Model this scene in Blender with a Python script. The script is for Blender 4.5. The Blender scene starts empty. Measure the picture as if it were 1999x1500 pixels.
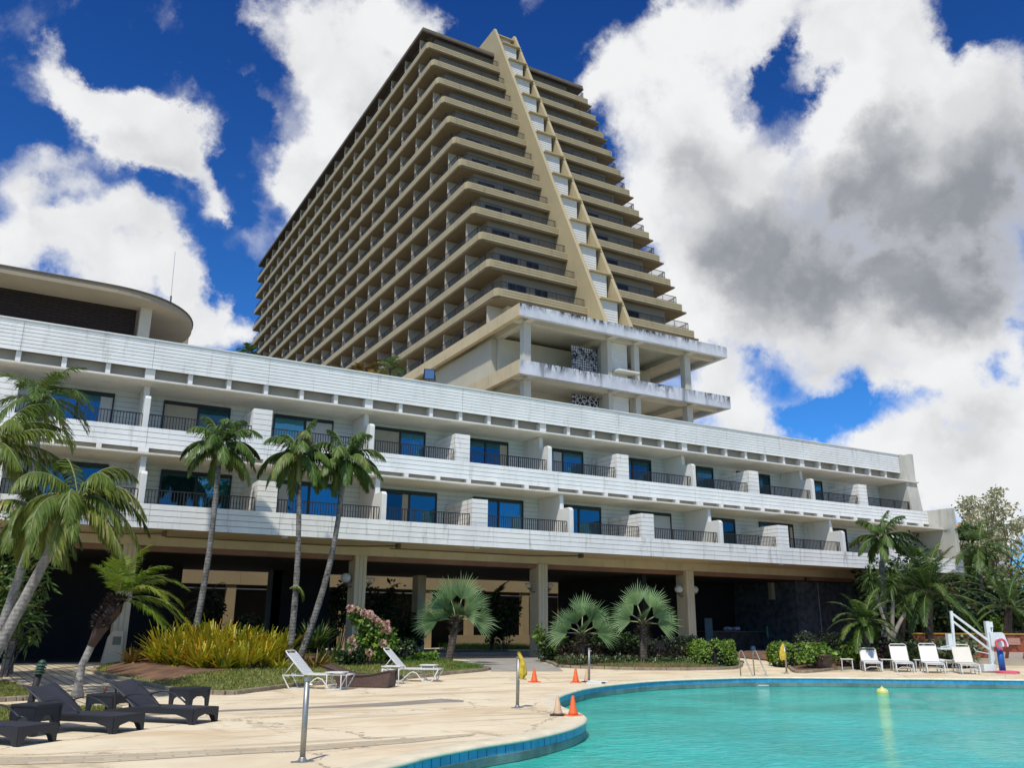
import bpy, math, random
import numpy as np
from mathutils import Vector, Matrix
from mathutils.geometry import tessellate_polygon
R_ = math.radians
SC = bpy.context.scene
COL = SC.collection
rnd = random.Random(7)

# ------------------------------------------------------------------ camera
FPX, PIT, ROLL, AZ = 1661.42, 0.280999712, 0.004264522, 0.517485585
cp, sp, cr, sr = math.cos(PIT), math.sin(PIT), math.cos(ROLL), math.sin(ROLL)
FW = Vector((math.sin(AZ)*cp, math.cos(AZ)*cp, sp))
_R0 = Vector((math.cos(AZ), -math.sin(AZ), 0)); _U0 = _R0.cross(FW)
RT = cr*_R0 + sr*_U0; UP = -sr*_R0 + cr*_U0
EYE = Vector((0, 0, 1.6))
FH = Vector((math.sin(AZ), math.cos(AZ), 0)); RH = _R0.copy()
cam_d = bpy.data.cameras.new('camera'); cam = bpy.data.objects.new('camera', cam_d); COL.objects.link(cam)
cam_d.sensor_width = 36; cam_d.sensor_fit = 'HORIZONTAL'; cam_d.lens = FPX*36/1999
cam_d.clip_start = 0.1; cam_d.clip_end = 6000
M = Matrix((RT, UP, -FW)).transposed().to_4x4(); M.translation = EYE
cam.matrix_world = M; SC.camera = cam

def ray(x, y): return (x-999.5)*RT - (y-750)*UP + FPX*FW
def YP(x, y, v):
    d = ray(x, y); return EYE + d*(v/d.y)
def XP(x, y, v):
    d = ray(x, y); return EYE + d*(v/d.x)
def DP(x, y, dist):                       # point a given horizontal distance ahead
    d = ray(x, y); return EYE + d*(dist/d.dot(FH))
def smooth(t): t = max(0., min(1., t)); return t*t*(3-2*t)
def hgt(y): return 0.3*smooth((y-26)/10)
def GP(x, y, off=0.):                     # point on the walkable ground
    d = ray(x, y); z = 0.
    for i in range(30):
        t = (z+off-1.6)/d.z; p = EYE+d*t; z = hgt(p.y)
    return p

# ------------------------------------------------------------------ mesh builder
class MB:
    def __init__(s): s.v = []; s.f = []; s.m = []; s.var = []; s.mi = 0; s.cv = None
    def add(s, vs, fs):
        b = len(s.v); s.v.extend([tuple(p) for p in vs]); c = s.cv if s.cv is not None else rnd.random()
        for f in fs: s.f.append([b+i for i in f]); s.m.append(s.mi); s.var.append(c)
        return s
    def box(s, x0, x1, y0, y1, z0, z1):
        return s.add([(x0,y0,z0),(x1,y0,z0),(x1,y1,z0),(x0,y1,z0),(x0,y0,z1),(x1,y0,z1),(x1,y1,z1),(x0,y1,z1)],
                     [(3,2,1,0),(4,5,6,7),(0,1,5,4),(1,2,6,5),(2,3,7,6),(3,0,4,7)])
    def prism(s, pts, axis, a, b):        # polygon (2d) extruded along axis 0/1/2
        n = len(pts)
        def P(p, h):
            return (h,p[0],p[1]) if axis == 0 else ((p[0],h,p[1]) if axis == 1 else (p[0],p[1],h))
        vs = [P(p, a) for p in pts]+[P(p, b) for p in pts]
        fs = [list(range(n))[::-1], list(range(n, 2*n))]+[(i,(i+1)%n,(i+1)%n+n,i+n) for i in range(n)]
        return s.add(vs, fs)
    def tube(s, pts, rad, n=8, cap=True, flat=1.0):
        pts = [Vector(p) for p in pts]; N = len(pts)
        rs = rad if isinstance(rad, (list, tuple)) else [rad]*N
        vs = []; fs = []; prev = None
        for i, p in enumerate(pts):
            t = (pts[min(i+1,N-1)]-pts[max(i-1,0)]).normalized()
            if prev is None:
                u = t.cross(Vector((0,0,1)));
                if u.length < 1e-3: u = Vector((1,0,0))
                u.normalize()
            else:
                u = (prev-t*prev.dot(t)).normalized()
            prev = u; w = t.cross(u)
            for k in range(n):
                a = 2*math.pi*k/n; vs.append(p+u*math.cos(a)*rs[i]+w*math.sin(a)*rs[i]*flat)
        for i in range(N-1):
            for k in range(n): fs.append((i*n+k, i*n+(k+1)%n, (i+1)*n+(k+1)%n, (i+1)*n+k))
        if cap: fs.append(list(range(n))[::-1]); fs.append([(N-1)*n+k for k in range(n)])
        return s.add(vs, fs)
    def lathe(s, prof, c=(0,0,0), n=16):  # prof: (r,z)
        vs = []; fs = []; N = len(prof)
        for r, z in prof:
            for k in range(n):
                a = 2*math.pi*k/n; vs.append((c[0]+r*math.cos(a), c[1]+r*math.sin(a), c[2]+z))
        for i in range(N-1):
            for k in range(n): fs.append((i*n+k, i*n+(k+1)%n, (i+1)*n+(k+1)%n, (i+1)*n+k))
        fs.append(list(range(n))[::-1]); fs.append([(N-1)*n+k for k in range(n)])
        return s.add(vs, fs)
    def bar(s, p0, p1, w, h, up=(0,0,1)):
        p0 = Vector(p0); p1 = Vector(p1); t = (p1-p0).normalized(); u = t.cross(Vector(up))
        if u.length < 1e-3: u = t.cross(Vector((0,1,0)))
        u.normalize(); v = u.cross(t)
        o = [(-w/2,-h/2),(w/2,-h/2),(w/2,h/2),(-w/2,h/2)]
        return s.add([p0+u*a+v*b for a,b in o]+[p1+u*a+v*b for a,b in o], [(3,2,1,0),(4,5,6,7),(0,1,5,4),(1,2,6,5),(2,3,7,6),(3,0,4,7)])
    def build(s, name, mats, parent=None, smooth_=False, loc=None):
        me = bpy.data.meshes.new(name); me.from_pydata(s.v, [], s.f)
        if not isinstance(mats, (list, tuple)): mats = [mats]
        for m in mats: me.materials.append(m)
        n = len(s.f)
        if len(mats) > 1: me.polygons.foreach_set('material_index', np.array(s.m, dtype=np.int32))
        at = me.attributes.new('var', 'FLOAT', 'FACE'); at.data.foreach_set('value', np.array(s.var, dtype=np.float32))
        if smooth_: me.polygons.foreach_set('use_smooth', np.ones(n, dtype=bool))
        me.update()
        o = bpy.data.objects.new(name, me); COL.objects.link(o)
        if parent is not None: o.parent = parent
        if loc is not None: o.location = loc
        return o

def tag(o, label=None, cat=None, group=None, kind=None):
    if label: o['label'] = label
    if cat: o['category'] = cat
    if group: o['group'] = group
    if kind: o['kind'] = kind
    return o
def empty(name, loc=(0,0,0), rz=0., label=None, cat=None, group=None):
    o = bpy.data.objects.new(name, None); COL.objects.link(o); o.location = loc; o.rotation_euler = (0,0,rz)
    o.empty_display_size = 0.2
    return tag(o, label, cat, group)
def struct(o): o['kind'] = 'structure'; return o
def dup(root, loc, rz=None, label=None, group=None, scale=None):
    r = root.copy(); COL.objects.link(r); r.location = loc
    if rz is not None: r.rotation_euler = (0,0,rz)
    if label: r['label'] = label
    if group: r['group'] = group
    if scale: r.scale = (scale,)*3
    for ch in list(root.children):
        c = ch.copy(); COL.objects.link(c); c.parent = r
        for g in list(ch.children):
            d = g.copy(); COL.objects.link(d); d.parent = c
    return r
def bevel(o, w, seg=2):
    m = o.modifiers.new('bevel', 'BEVEL'); m.width = w; m.segments = seg; m.limit_method = 'ANGLE'; return o

# ------------------------------------------------------------------ materials
def srgb(r, g, b):
    f = lambda c: (c/255/12.92) if c/255 <= .04045 else ((c/255+.055)/1.055)**2.4
    return (f(r), f(g), f(b), 1)
class NT:
    def __init__(s, nt): s.nt = nt
    def n(s, t, **kw):
        x = s.nt.nodes.new(t)
        for k, v in kw.items():
            if k == 'inp':
                for i, val in v.items():
                    if isinstance(val, bpy.types.NodeSocket): s.nt.links.new(val, x.inputs[i])
                    else: x.inputs[i].default_value = val
            else: setattr(x, k, v)
        return x
    def math(s, op, a, b=0., c=None, clamp=False):
        x = s.n('ShaderNodeMath', operation=op, use_clamp=clamp)
        for i, v in enumerate((a, b) if c is None else (a, b, c)):
            if isinstance(v, bpy.types.NodeSocket): s.nt.links.new(v, x.inputs[i])
            else: x.inputs[i].default_value = v
        return x.outputs[0]
    def mix(s, f, a, b, mode='MIX'):
        x = s.n('ShaderNodeMix', data_type='RGBA', blend_type=mode)
        for i, v in ((0, f), (6, a), (7, b)):
            if isinstance(v, bpy.types.NodeSocket): s.nt.links.new(v, x.inputs[i])
            else: x.inputs[i].default_value = v
        return x.outputs[2]
    def noise(s, vec, scale, detail=4, rough=.55, dist=0., out=0):
        return s.n('ShaderNodeTexNoise', inp={'Vector': vec, 'Scale': scale, 'Detail': detail, 'Roughness': rough, 'Distortion': dist}).outputs[out]
    def ramp(s, f, a, b):
        return s.n('ShaderNodeMapRange', interpolation_type='SMOOTHSTEP', inp={0: f, 1: a, 2: b, 3: 0., 4: 1.}).outputs[0]
    def mapv(s, vec, scale=(1,1,1), loc=(0,0,0)):
        return s.n('ShaderNodeMapping', inp={'Vector': vec, 'Scale': scale, 'Location': loc}).outputs[0]
def newmat(name):
    m = bpy.data.materials.new(name); m.use_nodes = True; t = NT(m.node_tree)
    bs = m.node_tree.nodes['Principled BSDF']
    return m, t, bs
def surf(name, col, rough=.6, var=.12, scale=1.5, dirt=None, dirt_amt=.0, streak=False, bump=.0, bscale=30., metallic=0., spec=.5, coat=0., dirt_scale=.8):
    """painted / concrete / plastic surface: mottled colour, optional dirt patches or vertical streaks, fine bump"""
    m, t, bs = newmat(name); L = m.node_tree.links.new
    pos = t.n('ShaderNodeNewGeometry').outputs['Position']
    n1 = t.noise(pos, scale, 5, .6)
    c0 = tuple(max(0, c*(1-var)) for c in col[:3])+(1,); c1 = tuple(min(1, c*(1+var)) for c in col[:3])+(1,)
    c = t.mix(t.ramp(n1, .3, .7), c0, c1)
    if dirt:
        v = t.mapv(pos, (1.6,1.6,.22)) if streak else pos
        d = t.ramp(t.noise(v, dirt_scale*(2.2 if streak else 1), 6, .7, .3), .52, .8)
        c = t.mix(t.math('MULTIPLY', d, dirt_amt), c, dirt)
    L(c, bs.inputs['Base Color'])
    bs.inputs['Roughness'].default_value = rough; bs.inputs['Metallic'].default_value = metallic
    bs.inputs['Specular IOR Level'].default_value = spec; bs.inputs['Coat Weight'].default_value = coat
    if bump:
        b = t.n('ShaderNodeBump', inp={'Strength': bump, 'Distance': .02, 'Height': t.noise(pos, bscale, 3, .6)})
        L(b.outputs[0], bs.inputs['Normal'])
    return m
def leafmat(name, c0, c1, c2=None, rough=.45, trans=.25):
    m, t, bs = newmat(name); L = m.node_tree.links.new
    a = t.n('ShaderNodeAttribute', attribute_name='var').outputs['Fac']
    pos = t.n('ShaderNodeNewGeometry').outputs['Position']
    f = t.math('ADD', t.math('MULTIPLY', a, .65), t.math('MULTIPLY', t.noise(pos, 1.3, 2), .35))
    c = t.mix(t.ramp(f, .2, .75), c0, c1)
    if c2: c = t.mix(t.ramp(a, .86, .93), c, c2)
    L(c, bs.inputs['Base Color']); bs.inputs['Roughness'].default_value = rough
    bs.inputs['Specular IOR Level'].default_value = .35
    tr = t.n('ShaderNodeBsdfTranslucent', inp={'Color': c})
    mx = t.n('ShaderNodeMixShader', inp={0: trans})
    L(bs.outputs[0], mx.inputs[1]); L(tr.outputs[0], mx.inputs[2])
    L(mx.outputs[0], m.node_tree.nodes['Material Output'].inputs[0])
    return m
# ------------------------------------------------------------------ sky, clouds and sun
SUN_EL, SUN_AZ = R_(57), math.atan2(-0.70, -0.71)       # azimuth of the sun measured from +Y towards +X
sdir = Vector((math.sin(SUN_AZ)*math.cos(SUN_EL), math.cos(SUN_AZ)*math.cos(SUN_EL), math.sin(SUN_EL)))
sd = bpy.data.lights.new('sun', 'SUN'); sd.energy = 2.9; sd.angle = R_(2.5); sd.color = (1, .95, .86)
so = bpy.data.objects.new('sun', sd); COL.objects.link(so); so.rotation_euler = sdir.to_track_quat('Z', 'Y').to_euler()
W = bpy.data.worlds.new('World'); SC.world = W; W.use_nodes = True
w = NT(W.node_tree); WL = W.node_tree.links.new
bg = W.node_tree.nodes['Background']; bg.inputs['Strength'].default_value = .1
sky = w.n('ShaderNodeTexSky', sky_type='NISHITA'); sky.sun_disc = False
sky.sun_elevation = SUN_EL; sky.sun_rotation = SUN_AZ; sky.air_density = 1.; sky.dust_density = .4; sky.ozone_density = 2.
dv = w.n('ShaderNodeTexCoord').outputs['Generated']
nv = w.n('ShaderNodeTexNoise', inp={'Vector': dv, 'Scale': 7., 'Detail': 8., 'Roughness': .64})
nv2 = w.n('ShaderNodeVectorMath', operation='SUBTRACT', inp={0: nv.outputs['Color'], 1: (.5,.5,.5)}).outputs[0]
wd = w.n('ShaderNodeVectorMath', operation='MULTIPLY_ADD', inp={0: nv2, 1: (.13,.13,.13), 2: dv}).outputs[0]
def blobs(lst):
    tot = None
    for (x, y, r, a) in lst:
        d = ray(x, y).normalized(); rr = r/FPX*(.82 if x < 470 and y > 270 else .90)
        ds = w.n('ShaderNodeVectorMath', operation='DISTANCE', inp={0: wd, 1: tuple(d)}).outputs['Value']
        f = w.n('ShaderNodeMapRange', interpolation_type='SMOOTHSTEP', inp={0: ds, 1: 0., 2: rr, 3: a, 4: 0.}).outputs[0]
        tot = f if tot is None else w.math('ADD', tot, f)
    return tot
CL = [ # clouds: photo pixel, radius, weight
 (555,55,120,1),(670,30,150,1),(650,140,130,1),(780,30,130,1),(700,210,130,1),(610,290,110,.9),(570,350,85,.9),(640,360,120,.9),(840,60,70,.7),(760,140,120,1),(590,430,70,.6),(480,30,60,.6),
 (125,125,55,.8),(120,170,50,.6),(170,195,65,1),(225,215,85,1),(285,250,90,1),(325,285,90,1),(370,320,70,1),(405,370,60,.9),(255,290,70,.8),(425,400,30,.6),
 (45,320,100,.65),(130,330,90,.6),(30,400,100,.7),(110,400,80,.5),
 (245,415,75,1),(300,455,85,1),(185,480,100,1),(90,500,110,1),(330,520,100,1),(200,545,150,1),(370,560,80,1),(425,620,80,.9),(475,665,60,.8),(390,640,120,.9),(20,540,110,1),(460,610,30,.5),
 (310,25,90,.22),(370,55,60,.2),(30,60,70,.05),(40,150,80,.1),
 (1190,115,115,1),(1270,60,130,1),(1370,90,160,1),(1150,165,60,.8),(1240,230,150,1),(1330,250,170,1),(1280,400,160,1),(1380,350,200,1),(1440,480,240,1),(1560,330,180,1),(1480,20,140,.9),(1620,60,120,.9),(1700,120,160,1),(1720,30,130,1),(1640,250,150,1),(1840,160,180,1),(1800,320,250,1),(1950,250,200,1),(1650,470,220,1),(1900,480,260,1),(1720,420,200,1),
 (1480,620,160,1),(1600,420,220,1),(1760,560,180,1),(300,270,105,1),(225,205,85,.7),(1730,690,110,.8),(1640,700,110,.6),(1620,560,130,.8),(1960,740,110,.6),(1330,470,110,1),(1300,560,110,.9),(1345,630,100,.9),(1390,640,120,.9),(1600,640,130,.9),(1560,560,120,.8),(1830,640,160,1),(1980,620,120,.9),(1400,750,110,.9),(1470,820,110,.9),(1570,720,110,.9),(1750,730,90,.8),(1840,780,130,1),(1720,860,120,1),(1800,900,130,1),(1960,850,160,1),(1900,960,160,1),(1620,900,90,.7),(1960,1030,120,1),(1480,900,110,.8),
 # openings of blue
 (1545,75,50,-.95),(1505,140,50,-.9),(1545,120,55,-.9),(1570,170,40,-.7),(1605,160,35,-.5),(1470,165,35,-.5),(1950,15,90,-1.),(440,330,60,-.4),(500,230,40,-.5),(440,100,70,-.4),(1690,605,45,-.7),(1725,555,40,-.4),(1590,815,70,-.95),(1660,785,50,-.75),(1530,815,45,-.6),(1930,720,45,-.6),(1480,680,40,-.5),(1985,640,40,-.5),(1830,850,35,-.5),(460,520,70,-.5),(1985,1000,30,-.3),(1040,190,60,-.5),(440,200,60,-.5),(480,400,50,-.5)]
SH = [ # grey bellies
 (1400,400,210,.95),(1510,500,230,1.),(1640,420,220,.8),(1800,380,290,.85),(1900,480,260,.8),(1960,330,190,.5),(1380,520,130,.6),(1990,430,210,.7),(1860,570,190,.6),(1640,330,160,.5),(1350,300,120,.4),(1750,60,150,.4),(1930,150,150,.4),(1620,720,120,.35),(1880,880,150,.35),(1720,250,130,.55),(1330,290,110,.5),(1640,520,170,.6),(1480,250,90,.5),(1900,620,120,.5),(1560,100,140,.7),(1800,90,100,.35),(1600,600,90,.35),(1700,690,110,.4),(1900,800,110,.4),(1420,720,90,.3),(1820,590,90,.5),
 (730,190,110,.45),(640,320,90,.35),(800,220,90,.4),(330,310,70,.3),(250,270,50,.25),(60,350,130,.45),(150,380,100,.35),(130,470,60,.25),(560,90,60,.3),(380,350,60,.25),(300,50,120,.4),(1490,590,140,.4),(1980,230,90,.3),(1500,880,90,.35)]
BR = [(1590,235,110,1.),(1500,215,70,.7),(1680,190,60,.6),(1290,110,130,.8),(1190,180,90,.7),(1270,330,70,.5),(1460,590,0,.0)]
dens = w.math('MINIMUM', blobs(CL), 1.22)
fb = w.noise(dv, 5., 10, .62, .35)
fb2 = w.noise(w.mapv(dv, (1,1,1.6), (3.1,1.7,.4)), 2.6, 8, .6)
v1 = w.n('ShaderNodeTexVoronoi', feature='SMOOTH_F1', inp={'Vector': wd, 'Scale': 13., 'Smoothness': .7}).outputs['Distance']
v2 = w.n('ShaderNodeTexVoronoi', feature='SMOOTH_F1', inp={'Vector': wd, 'Scale': 31., 'Smoothness': .6}).outputs['Distance']
puff = w.math('ADD', w.math('SUBTRACT', .42, v1), w.math('MULTIPLY', w.math('SUBTRACT', .42, v2), .6))
dn = w.math('ADD', w.math('ADD', dens, w.math('MULTIPLY', w.math('SUBTRACT', fb, .5), 2.1)), w.math('MULTIPLY', puff, .85))
# elsewhere in the sky: scattered cumulus of the same weather
sep = w.n('ShaderNodeSeparateXYZ', inp={0: dv})
ahead = w.n('ShaderNodeVectorMath', operation='DOT_PRODUCT', inp={0: dv, 1: tuple(FW)}).outputs['Value']
away = w.ramp(ahead, .80, .62)
gen = w.math('MULTIPLY', away, w.math('SUBTRACT', w.math('MULTIPLY', fb2, 5.2), 2.35))
dn = w.math('ADD', dn, gen)
mask = w.ramp(dn, .05, 1.02)
mask = w.math('MULTIPLY', mask, w.ramp(sep.outputs[2], -.02, .03))
shade = w.math('ADD', blobs(SH), w.math('MULTIPLY', w.math('SUBTRACT', w.noise(wd, 3.0, 9, .55, .5), .5), 1.5))
shade = w.math('SUBTRACT', w.math('SUBTRACT', shade, blobs(BR)), w.math('MULTIPLY', puff, .75))
thick = w.ramp(dn, .45, 1.3)
shade = w.math('MULTIPLY', w.ramp(shade, -.2, 1.75), w.math('ADD', .35, w.math('MULTIPLY', thick, .65)))
ccol = w.mix(shade, (7.2,7.25,7.3,1), (2.35,2.5,2.8,1))
tint = w.mix(w.ramp(sep.outputs[2], .05, .75), (.24,.72,1.3,1), (.08,.31,.78,1))
skyc = w.mix(1., sky.outputs[0], tint, 'MULTIPLY')
WL(w.mix(mask, skyc, ccol), bg.inputs[0])
SC.view_settings.view_transform = 'Standard'; SC.view_settings.look = 'None'; SC.view_settings.gamma = 1.; SC.view_settings.exposure = .3
SC.cycles.max_bounces = 6; SC.cycles.diffuse_bounces = 3; SC.cycles.glossy_bounces = 3; SC.cycles.transmission_bounces = 2; SC.cycles.transparent_max_bounces = 4
SC.cycles.use_denoising = True; SC.cycles.sample_clamp_indirect = 6.
W.cycles.sampling_method = 'MANUAL'; W.cycles.sample_map_resolution = 512
# ------------------------------------------------------------------ ground, pool
def catmull(pts, closed=True, k=6):
    n = len(pts); out = []
    rng = range(n) if closed else range(n-1)
    for i in rng:
        g = lambda j: Vector(pts[j % n]) if closed else Vector(pts[max(0, min(n-1, j))])
        p0, p1, p2, p3 = g(i-1), g(i), g(i+1), g(i+2)
        for q in range(k):
            t = q/k
            out.append(.5*((2*p1)+(p2-p0)*t+(2*p0-5*p1+4*p2-p3)*t*t+(3*p1-p0-3*p2+p3)*t**3))
    if not closed: out.append(Vector(pts[-1]))
    return out
def offset_loop(loop, d):                 # + grows outwards for a counter-clockwise loop
    n = len(loop); out = []
    for i in range(n):
        t = (loop[(i+1) % n]-loop[i-1]).normalized(); out.append(loop[i]+Vector((t.y, -t.x))*d)
    return out
def area(l): return sum(l[i].x*l[(i+1) % len(l)].y-l[(i+1) % len(l)].x*l[i].y for i in range(len(l)))/2
PX = [(780,1490),(834.6,1475.5),(893,1464),(948,1454),(1032,1441),(1095,1427),(1126,1417),(1141,1408),(1141,1399),(1124,1390),(1105,1384),(1090,1376),(1085,1369.5),(1088,1362.5),(1107,1354),(1150,1343),(1212.5,1335),(1287,1329),(1375,1325.5),(1500,1323),(1725,1325),(1999,1328)]
pp = [tuple(GP(*p))[:2] for p in PX]
pp += [(35.5,12.5),(38,6),(36,-1),(29,-5),(18,-4.5),(8,-1.6),(2,1.8),(-2.5,3.4),(-4.2,4.9),(-3.2,6.4),(.4,8.0),(2.4,9.2)]
pool = catmull([Vector(p) for p in pp], True, 6)
if area(pool) < 0: pool.reverse()
M_deck, t, bs = newmat('deck concrete')
pos = t.n('ShaderNodeNewGeometry').outputs['Position']; L = M_deck.node_tree.links.new
c = t.mix(t.ramp(t.noise(pos, .55, 6, .65, .4), .3, .7), srgb(222,205,172), srgb(238,223,190))
c = t.mix(t.math('MULTIPLY', t.ramp(t.noise(t.mapv(pos, (.5,1.1,1)), .7, 6, .62, .6), .46, .68), .7), c, srgb(208,180,136))
c = t.mix(t.math('MULTIPLY', t.ramp(t.noise(t.mapv(pos, (.9,.35,1), (7,3,0)), .9, 7, .7, .8), .54, .72), .6), c, srgb(160,142,112))
rp = t.n('ShaderNodeMapping', inp={'Vector': pos, 'Rotation': (0,0,.6), 'Scale': (.25,2.2,1)}).outputs[0]
c = t.mix(t.math('MULTIPLY', t.ramp(t.noise(rp, .8, 5, .6, .5), .53, .66), .6), c, srgb(178,158,126))
c = t.mix(t.math('MULTIPLY', t.ramp(t.noise(pos, 14, 6, .75), .62, .72), .35), c, srgb(120,105,85))
crk = t.n('ShaderNodeTexVoronoi', feature='DISTANCE_TO_EDGE', inp={'Vector': t.n('ShaderNodeVectorMath', operation='ADD', inp={0: pos, 1: t.noise(pos, 1.1, 5, .7, 0, 1)}).outputs[0], 'Scale': .21}).outputs[0]
c = t.mix(t.math('MULTIPLY', t.ramp(crk, .006, .002), .6), c, srgb(105,92,72))
jv = t.n('ShaderNodeMapping', inp={'Vector': pos, 'Rotation': (0,0,-.55)}).outputs[0]
jb = t.n('ShaderNodeTexBrick', offset=.0, inp={'Vector': jv, 'Color1': (0,0,0,1), 'Color2': (0,0,0,1), 'Mortar': (1,1,1,1), 'Scale': 1., 'Mortar Size': .012, 'Mortar Smooth': .3, 'Brick Width': 3.4, 'Row Height': 3.4}).outputs[0]
c = t.mix(t.math('MULTIPLY', jb, .35), c, srgb(140,122,95))
c = t.mix(t.math('MULTIPLY', t.ramp(t.noise(pos, 60, 3, .7), .60, .75), .22), c, srgb(150,135,110))
L(c, bs.inputs['Base Color']); bs.inputs['Roughness'].default_value = .75
L(t.n('ShaderNodeBump', inp={'Strength': .25, 'Distance': .01, 'Height': t.noise(pos, 45, 4, .7)}).outputs[0], bs.inputs['Normal'])
M_cop = surf('coping', srgb(228,216,186)[:3], .6, .1, 2.5, srgb(150,130,100), .5, bump=.2)
M_soil = surf('soil', (.16,.085,.045), .95, .35, 2., (.30,.20,.10,1), .7, bump=.8, bscale=18)
M_turf = surf('turf', (.14,.16,.04), .95, .3, 1.2, (.25,.19,.075,1), .8, bump=.8, bscale=25)
M_turf2 = surf('lawn turf', (.17,.20,.04), .95, .25, 1.2, (.17,.16,.04,1), .7, bump=.8, bscale=25)  # slightly brighter turf of the left lawns
M_kerb = surf('kerb stone', (.27,.22,.15), .85, .25, 2., (.10,.08,.06,1), .6, bump=.4)
M_terr = surf('far ground', (.12,.13,.06), .95, .3, .3)

def sheet(name, outer, holes, z, m):
    loops = [[Vector((p.x, p.y, 0)) for p in outer]]+[[Vector((p.x, p.y, 0)) for p in h] for h in holes]
    tri = tessellate_polygon(loops); vs = [v for l in loops for v in l]
    b = MB(); b.add([(v.x, v.y, z) for v in vs], [tuple(f) for f in tri])
    o = b.build(name, m); me = o.data
    flip = [p.index for p in me.polygons if p.normal.z < 0]
    if flip:
        import bmesh
        bm = bmesh.new(); bm.from_mesh(me); bm.faces.ensure_lookup_table()
        bmesh.ops.reverse_faces(bm, faces=[bm.faces[i] for i in flip]); bm.to_mesh(me); bm.free()
    return o
V2 = lambda x, y: Vector((x, y))
cop_out = offset_loop(pool, .38)
struct(sheet('pool_deck', [V2(-70,-40),V2(110,-40),V2(110,26),V2(-70,26)], [cop_out], 0, M_deck))
# coping: rounded lip round the pool
b = MB(); n = len(pool); prof = [(.38,0.),(.37,.006),(.06,.012),(.0,.004),(-.03,-.02),(-.03,-.045),(0.,-.055)]
loops = [offset_loop(pool, d) for d, z in prof]
vs = [(q.x, q.y, prof[i][1]) for i, l in enumerate(loops) for q in l]
b.add(vs, [(i*n+k, i*n+(k+1) % n, (i+1)*n+(k+1) % n, (i+1)*n+k) for i in range(len(prof)-1) for k in range(n)])
struct(b.build('pool_coping', M_cop, smooth_=True))
# tile band and wall
M_tile = surf('blue pool tile', srgb(66,148,190)[:3], .3, .16, 3., (.42,.50,.46,1), .5, dirt_scale=1.6)
M_wall = surf('pool wall render', (.16,.24,.22), .7, .3, 1.5, (.05,.055,.045,1), .9, bump=.3, dirt_scale=1.2)
M_grout = surf('dark grout', (.02,.06,.10), .9)
per = [0]
for i in range(n): per.append(per[-1]+(pool[(i+1) % n]-pool[i]).length)
def along(s):
    s %= per[-1]; lo = 0
    import bisect
    i = bisect.bisect_right(per, s)-1; i = min(i, n-1); f = (s-per[i])/(per[i+1]-per[i])
    p = pool[i].lerp(pool[(i+1) % n], f); tt = (pool[(i+1) % n]-pool[i]).normalized(); return p, tt
b = MB(); g = MB(); tl = .215; N = int(per[-1]/tl)
for k in range(N):
    p, t0 = along(k*tl+.006); q, t1 = along((k+1)*tl-.006)
    if p.x < -2 or p.y < -2: continue
    a0 = Vector((t0.y, -t0.x)); a1 = Vector((t1.y, -t1.x)); o_ = -.004+.006*rnd.random()*.5
    P = [p+a0*o_, q+a1*o_]
    b.add([(P[0].x,P[0].y,-.175),(P[1].x,P[1].y,-.175),(P[1].x,P[1].y,-.056),(P[0].x,P[0].y,-.056)], [(0,1,2,3)])
struct(b.build('pool_tile_band', M_tile))
b = MB(); pr_ = [(.012,-.05),(.012,-.17),(-.01,-.18),(-.005,-.30),(.02,-.34),(.0,-.5),(0.,-1.6)]
loops = [offset_loop(pool, d) for d, z in pr_]
b.add([(q.x, q.y, pr_[i][1]) for i, l in enumerate(loops) for q in l], [(i*n+k, i*n+(k+1) % n, (i+1)*n+(k+1) % n, (i+1)*n+k) for i in range(len(pr_)-1) for k in range(n)])
struct(b.build('pool_wall', M_wall))
M_floor = surf('pool floor', (.35,.6,.58), .6)
struct(sheet('pool_floor', offset_loop(pool, .3), [], -1.6, M_floor))
# water: cloudy turquoise body, ripple light painted in, under a rippled glossy skin
M_w, t, bs = newmat('pool water'); L = M_w.node_tree.links.new
pos = t.n('ShaderNodeNewGeometry').outputs['Position']
c = t.mix(t.ramp(t.noise(t.mapv(pos, (.25,.4,1)), .8, 4, .6), .3, .75), (.04,.48,.375,1), (.07,.60,.48,1))
vc = t.n('ShaderNodeMapping', inp={'Vector': pos, 'Rotation': (0,0,.5), 'Scale': (.9,2.2,1)}).outputs[0]
c = t.mix(t.math('MULTIPLY', t.ramp(t.noise(vc, 2.6, 4, .6, 1.), .46, .62), .5), c, (.12,.70,.58,1))  # bright ripple streaks painted as lighter turquoise
c = t.mix(t.math('MULTIPLY', t.ramp(t.noise(vc, 4.5, 3, .6, .8), .40, .30), .45), c, (.015,.33,.28,1))  # dark ripple troughs painted as deeper turquoise
c = t.mix(t.ramp(t.noise(vc, 6.5, 3, .6, 1.2), .70, .74), c, (.5,.85,.75,1))  # pale sparkle flecks painted into the colour
L(c, bs.inputs['Base Color']); bs.inputs['Roughness'].default_value = .04; bs.inputs['Specular IOR Level'].default_value = .36; bs.inputs['IOR'].default_value = 1.33
vw = t.n('ShaderNodeMapping', inp={'Vector': pos, 'Rotation': (0,0,.5), 'Scale': (1.,1.7,1)}).outputs[0]
h = t.math('ADD', t.noise(vw, 1.5, 3, .5, .8), t.math('MULTIPLY', t.noise(vw, 5.5, 4, .65, .5), .75))
patch = t.math('ADD', .35, t.ramp(t.noise(pos, .35, 3, .5), .42, .66))
L(t.n('ShaderNodeBump', inp={'Strength': t.math('MULTIPLY', patch, .34), 'Distance': .22, 'Height': h}).outputs[0], bs.inputs['Normal'])
struct(sheet('pool_water', offset_loop(pool, .015), [], -.315, M_w))
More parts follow.
